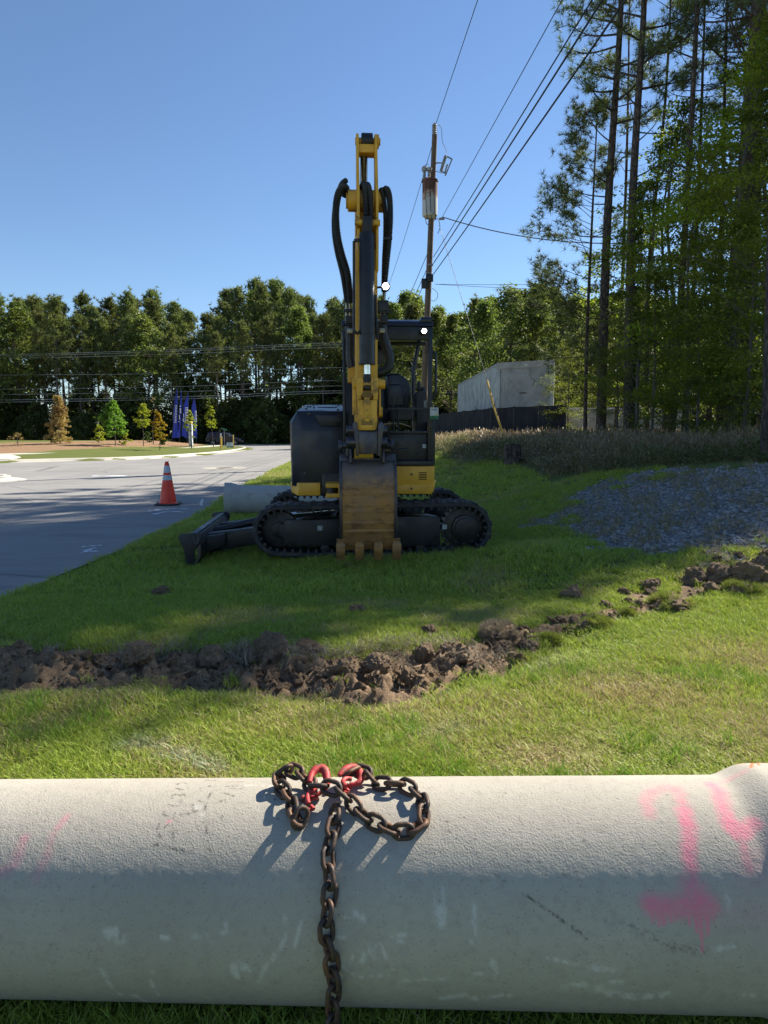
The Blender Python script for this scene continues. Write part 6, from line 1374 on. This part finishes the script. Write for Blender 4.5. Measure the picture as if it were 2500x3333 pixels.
sc = S*(.26+.8*lush)*rg.uniform(.75, 1.25, len(X))*(1-.25*dry)
scl = np.stack([S*rg.uniform(.8, 1.2, len(X)), S*rg.uniform(.8, 1.2, len(X)), sc], 1)
rot = np.stack([rg.normal(0, .12, len(X)), rg.normal(0, .12, len(X)), rg.uniform(0, 6.28, len(X))], 1)
scatter('lawn_grass', np.stack([X, Yy, Z], 1), scl, rot, {'dry': dry, 'white': wh}, TUF+TUFB, 'short green turf with straw patches across the lawn')
# longer tussocks in the sunlit foreground
def tuss(n, reg): return rg.uniform(reg[0], reg[1], n), rg.uniform(reg[2], reg[3], n)
M_GR2 = grass_mat('tussock_blades', (.13, .27, .026), (.22, .36, .04), (.46, .38, .18), (.38, .3, .14), straw=.05)
TUS = [blades_mesh('tussock', 20, .05, .05, .13, .0045, M_GR2, .9, 230+i, 3) for i in range(3)]
x, y = tuss(2600, (-2.6, 2.9, 2.2, 4.4)); f = fbm(x*1.1+7, y*1.1, 207); k = (f > .50) & (soil_mask(x, y) < .3) & (dry_mask(x, y) < .4); x, y = x[k], y[k]
scatter('grass_tussocks', np.stack([x, y, gzv_many(x, y)-.004], 1), np.repeat(rg.uniform(.5, 1.1, (len(x), 1)), 3, 1), np.stack([0*x, 0*x, rg.uniform(0, 6.28, len(x))], 1), {'dry': 0*x, 'white': 0*x}, TUS, 'longer bright green tussocks in the foreground turf')
# weeds on the bank
M_WD = grass_mat('weed_blades', (.11, .16, .04), (.18, .22, .06), (.46, .36, .22), (.33, .24, .14), .3, .3)
WEE = [blades_mesh('weed_tuft', 30, .16, .25, .62, .010, M_WD, .5, 240+i, 3, .35) for i in range(3)]+[blades_mesh('weed_tuft', 16, .2, .5, 1.15, .010, M_WD, .35, 250+i, 3, .5) for i in range(3)]
x = rg.uniform(.6, 20, 26000); y = rg.uniform(12, 38, 26000); wm = weed_mask(x, y); k = (wm+rg.normal(0, .12, len(x)) > .5) & (x < 1.0+.62*y); x, y, wm = x[k], y[k], wm[k]
k = ~((abs(x-sp0.x) < .45) & (y < sp0.y+.3) & (y > sp0.y-2.5)); x, y, wm = x[k], y[k], wm[k]
dl, _, _ = segdist(x, y, WEEDLINE)
hs = (.22+.30*sstep(0, 2.5, dl))*(.35+1.2*fbm(x*.6, y*.6, 215))
scatter('tall_weeds', np.stack([x, y, gzv_many(x, y)-.02], 1), np.stack([1.1+0*x, 1.1+0*x, hs*rg.uniform(.7, 1.25, len(x))], 1), np.stack([rg.normal(0, .08, len(x)), rg.normal(0, .08, len(x)), rg.uniform(0, 6.28, len(x))], 1), {'dry': np.clip(fbm(x*.5, y*.5, 217)*1.6-.6+.6*sstep(.6, 3, dl), 0, 1), 'white': 0*x}, WEE, 'tall dry weeds and seeding grass along the foot of the bank')
# clods
t = NT('clay_clod'); n1 = t.noise(6, 6, rough=.65); n2 = t.noise(45, 5); oi = t.n('ObjectInfo')
c = t.mix(t.rampv(n1, .35, .62), (.14, .095, .06), (.28, .20, .13)); c = t.mix(t.rampv(n2, .45, .7), c, (.36, .275, .185)); c = t.mix(t.rampv(oi.outputs['Random'], 0, 1, 0, .45), c, (.085, .052, .032))
t.col(c); t.rough(.95); t.b.inputs['Specular IOR Level'].default_value = .15; b1 = t.bump(n1, .6, .03); t.bump(n2, .8, .012, b1); M_CLOD = t.m
from mathutils import noise as mn
def clod_mesh(seed, sub=3, rough=.5):
    bm = bmesh.new(); bmesh.ops.create_icosphere(bm, subdivisions=sub, radius=1); off = Vector((seed*7.3, seed*3.1, seed*1.7))
    for v in bm.verts:
        p = v.co.copy(); d = 1+rough*(mn.noise(p*1.1+off))+.42*abs(mn.noise(p*2.4+off))-.22*abs(mn.noise(p*4.7+off))+.16*mn.noise(p*8+off)+.09*mn.noise(p*17+off)
        v.co = Vector((p.x*d, p.y*d*.85, max(p.z*d*.72, -.35)))
    me = bpy.data.meshes.new('soil_clod'); bm.to_mesh(me); bm.free(); me.shade_smooth(); me.set_sharp_from_angle(angle=radians(40)); me.materials.append(M_CLOD); return me
CL = [clod_mesh(i+1, 4) for i in range(7)]; CLS = [clod_mesh(i+20, 2) for i in range(4)]
big = [(1870, 1932, 88, 'pale layered clod lying alone in front of the excavator bank'), (2345, 1868, 120, 'largest dark clay clod on the heap near the right edge'), (2262, 1880, 96, 'pale clod left of the largest clay clod'), (2325, 1912, 80, 'blocky clod below the largest clay clod'), (2445, 1868, 150, 'broad crumbly clod at the right edge'), (2120, 1905, 76, 'upright dark clod left of the grassy sod heap'), (1225, 2170, 105, 'rounded pale clod in the middle of the soil ridge'), (1120, 2190, 90, 'smooth pale lump left of the rounded clod'), (1400, 2050, 70, 'pale stone like clod behind the soil ridge'), (880, 2110, 130, 'large dark clod under the dead grass sod'), (1010, 2110, 110, 'dark clod right of the dead grass sod'), (450, 2150, 120, 'reddish clod on the left part of the ridge'), (330, 2165, 90, 'low clod left of the reddish clod'), (690, 2150, 110, 'dark clod between the reddish clod and the sod'), (60, 2118, 90, 'dark clod alone at the left edge'), (525, 1925, 85, 'crumbled clod in the shaded grass by the blade'), (1165, 1985, 62, 'small tufted clod in the shade below the bucket'), (1380, 2140, 95, 'dark clod right of the rounded clod'), (1500, 2150, 100, 'crumbly clod on the right end of the ridge'), (1640, 2115, 80, 'pale crumbly clod where the ridge ends'), (1720, 2100, 75, 'last clod at the right end of the ridge'), (1690, 2050, 40, 'small pale stone beside the grassy sod'), (1140, 2300, 80, 'rusty tufted clod at the near edge of the trench'), (620, 2330, 30, 'small dry leaf coloured clod in the sunlit grass'), (2490, 1832, 110, 'clod cut by the right edge of the view'), (1330, 2210, 70, 'low clod at the near side of the ridge middle')]
for i, (u, v, w, lab) in enumerate(big):
    p = hit(u, v+w*.18); k = p.y/F; r_ = w*k*.42
    o = link('soil_clod', CL[i % 7]); o.location = (p.x, p.y+r_*.3, gz(p.x, p.y+r_*.3)+r_*.18); o.scale = (r_, r_*rg.uniform(.8, 1.1), r_*rg.uniform(.8, 1.15)); o.rotation_euler = (rg.uniform(-.4, .4), rg.uniform(-.4, .4), rg.uniform(0, 6.28)); prop(o, lab, 'clod', 'clods along the dug ridge')
TL = [Vector((a, b, 0)) for a, b in TRENCH]; nc = 0
TRX = TRENCH+[(2.0, 5.75), (3.0, 6.5), (4.2, 7.3)]
for i in range(150):
    s = rg.random(); q = smooth([(a, b, 0) for a, b in (TRENCH if i < 112 else TRX[-5:])], 8); q = q[int(s*(len(q)-1))]; x, y = q.x+rg.normal(0, .12), q.y+rg.normal(0, .17); r_ = .02+.05*rg.random()**2 if i < 112 else rg.uniform(.02, .065)
    o = link('soil_clod', (CL if r_ > .05 else CLS)[rg.integers(4)]); o.location = (x, y, gz(x, y)+r_*.15); o.scale = (r_, r_, r_*rg.uniform(.7, 1.1)); o.rotation_euler = (rg.uniform(-.5, .5), rg.uniform(-.5, .5), rg.uniform(0, 6.28)); prop(o, 'smaller brown soil clod scattered along the dug ridge', 'clod', 'small clods along the dug ridge')
# crumbs on the ridge
x, y = rg.uniform(-4, 4.4, 60000), rg.uniform(3.6, 7.6, 60000); dt, par, _ = segdist(x, y, TRX); k = rg.random(len(x)) < .5*np.exp(-(dt/.26)**2)*(1-.75*sstep(5.2, 6.2, par)); x, y = x[k], y[k]; s = rg.uniform(.004, .019, len(x))**1.0
scatter('soil_crumbs', np.stack([x, y, gzv_many(x, y)+s*.2], 1), np.stack([s, s, s*.8], 1), rg.uniform(0, 6.28, (len(x), 3)), {}, CLS, 'loose soil crumbs over the dug ridge')
# torn sod: straw and roots sticking out of the ridge
M_STR = grass_mat('dead_grass', (.20, .17, .10), (.30, .26, .17), (.36, .32, .24), (.22, .17, .11), .2, .6); M_STG = grass_mat('sod_grass', (.11, .17, .03), (.17, .23, .04), (.34, .28, .15), (.26, .2, .1), .3, .3)
STR = [blades_mesh('straw', 18, .05, .02, .085, .0035, M_STR, 1.5, 260+i, 3) for i in range(4)]; SOD = [blades_mesh('sod_tuft', 30, .05, .03, .10, .0045, M_STG, 1.3, 270+i, 3) for i in range(3)]
P_ = []; sp_ = [(-.95, 4.72, .22, 130), (-.55, 4.62, .2, 50), (.35, 4.9, .2, 40), (-1.7, 4.7, .3, 30), (-.1, 4.75, .25, 40), (.75, 4.75, .25, 30)]
for a, b, r_, n in sp_: P_.append(np.stack([rg.normal(a, r_*.6, n), rg.normal(b, r_*.28, n)], 1))
P_.append(np.stack([rg.uniform(-3.2, 1.3, 150), 4.5+rg.normal(0, .2, 150)], 1)); P_ = np.concatenate(P_); x, y = P_[:, 0], P_[:, 1]
scatter('torn_straw', np.stack([x, y, gzv_many(x, y)+.0+rg.uniform(0, .06, len(x))], 1), np.repeat(rg.uniform(.5, 1.2, (len(x), 1)), 3, 1), np.stack([rg.normal(0, .5, len(x)), rg.normal(0, .5, len(x)), rg.uniform(0, 6.28, len(x))], 1), {'dry': 0*x+.7, 'white': 0*x}, STR, 'dead straw and roots torn up along the dug ridge')
M_SODG = leafmat('sod_blades', (.17, .22, .045), (.30, .30, .09), .35, 9, .5, False)
sods = [(1630, 2050, 165, 'pale grassy sod mound at the right end of the ridge'), (1955, 2020, 110, 'small grassy sod clump on the sunlit lawn'), (2050, 1995, 70, 'low grassy tuft right of the small sod clump'), (2200, 1945, 190, 'largest grassy sod heap below the clay clods'), (2430, 1905, 150, 'flat grassy sod at the right edge below the heap'), (1790, 2085, 80, 'thin grassy sod between ridge and lawn')]
for i, (u, v, w, lab) in enumerate(sods):
    p = hit(u, v+w*.2); k = p.y/F; r_ = w*k*.42; e = empty('sod_clump', (p.x, p.y+r_*.4, gz(p.x, p.y+r_*.4)), rg.uniform(0, 6)); prop(e, lab, 'sod', 'grassy sods thrown up beside the ridge')
    o = link('soil_core', CL[(i+2) % 7], None, e); o.scale = (r_*1.05, r_*.8, r_*.6); rr = np.random.default_rng(300+i); n = 1500
    d = unit(rr.normal(0, 1, (n, 3))); d[:, 2] = abs(d[:, 2])*.9+.05; msk = fbm(d[:, 0]*2.2+i*5, d[:, 1]*2.2, 400+i) > .47; d = d[msk]; C = d*np.array([r_*1.02, r_*.8, r_*.52])*rr.uniform(.9, 1.15, (len(d), 1))
    D = unit(d+np.array([0, 0, .3])); link('grass', needle_mesh('grass', C, D, 4, .05, .0045, M_STR if i == 0 else M_SODG, 1.0), None, e)
# gravel stones
M_STN = NT('gravel_stone'); oi = M_STN.n('ObjectInfo'); M_STN.col(M_STN.mix(oi.outputs['Random'], (.14, .143, .15), (.36, .355, .35))); M_STN.rough(.85); M_STN.bump(M_STN.noise(3, 4), .4, .05); ST = []
for i in range(4):
    bm = bmesh.new(); bmesh.ops.create_icosphere(bm, subdivisions=1, radius=1)
    for v in bm.verts: v.co = Vector((v.co.x*1.25, v.co.y*.9, v.co.z*.6))*(1+random.uniform(-.28, .28))
    me = bpy.data.meshes.new('stone'); bm.to_mesh(me); bm.free(); me.materials.append(M_STN.m); ST.append(me)
x, y = rg.uniform(1.8, 9, 60000), rg.uniform(6.4, 14, 60000); g = gravel_mask(x, y); k = (rg.random(len(x)) < .55*sstep(.25, .8, g)+.06*sstep(.01, .25, g)) & (x < .62*y+.6); x, y = x[k], y[k]; s = .007+.028*rg.random(len(x))**2.6
scatter('gravel_stones', np.stack([x, y, gzv_many(x, y)+s*.25], 1), np.stack([s, s, s], 1), np.stack([rg.normal(0, .4, len(x)), rg.normal(0, .4, len(x)), rg.uniform(0, 6.28, len(x))], 1), {}, ST, 'grey crushed gravel spread over the drive on the right')
SPR = [blades_mesh('sprig', 14, .10, .2, .5, .010, M_WD, .8, 280+i, 3) for i in range(3)]
# sprigs in the gravel and a fallen stick
x, y = rg.uniform(2.2, 7.4, 700), rg.uniform(7.2, 13, 700); k = gravel_mask(x, y) > .3; x, y = x[k], y[k]
scatter('gravel_sprigs', np.stack([x, y, gzv_many(x, y)], 1), np.stack([.6+0*x, .6+0*x, rg.uniform(.15, .5, len(x))], 1), np.stack([0*x, 0*x, rg.uniform(0, 6.28, len(x))], 1), {'dry': 0*x+.3, 'white': 0*x}, SPR, 'sparse weed sprigs growing through the gravel')
p = hit(1785, 1655); o = MB().tube([p+Vector((0, 0, .03)), p+Vector((.2, .03, .04)), p+Vector((.33, .06, .035))], [.022, .018, .014], 8).build('stick', mat('bleached_stick', (.30, .28, .25), rough=.9)); prop(o, 'short bleached stick lying at the edge of the gravel', 'stick')
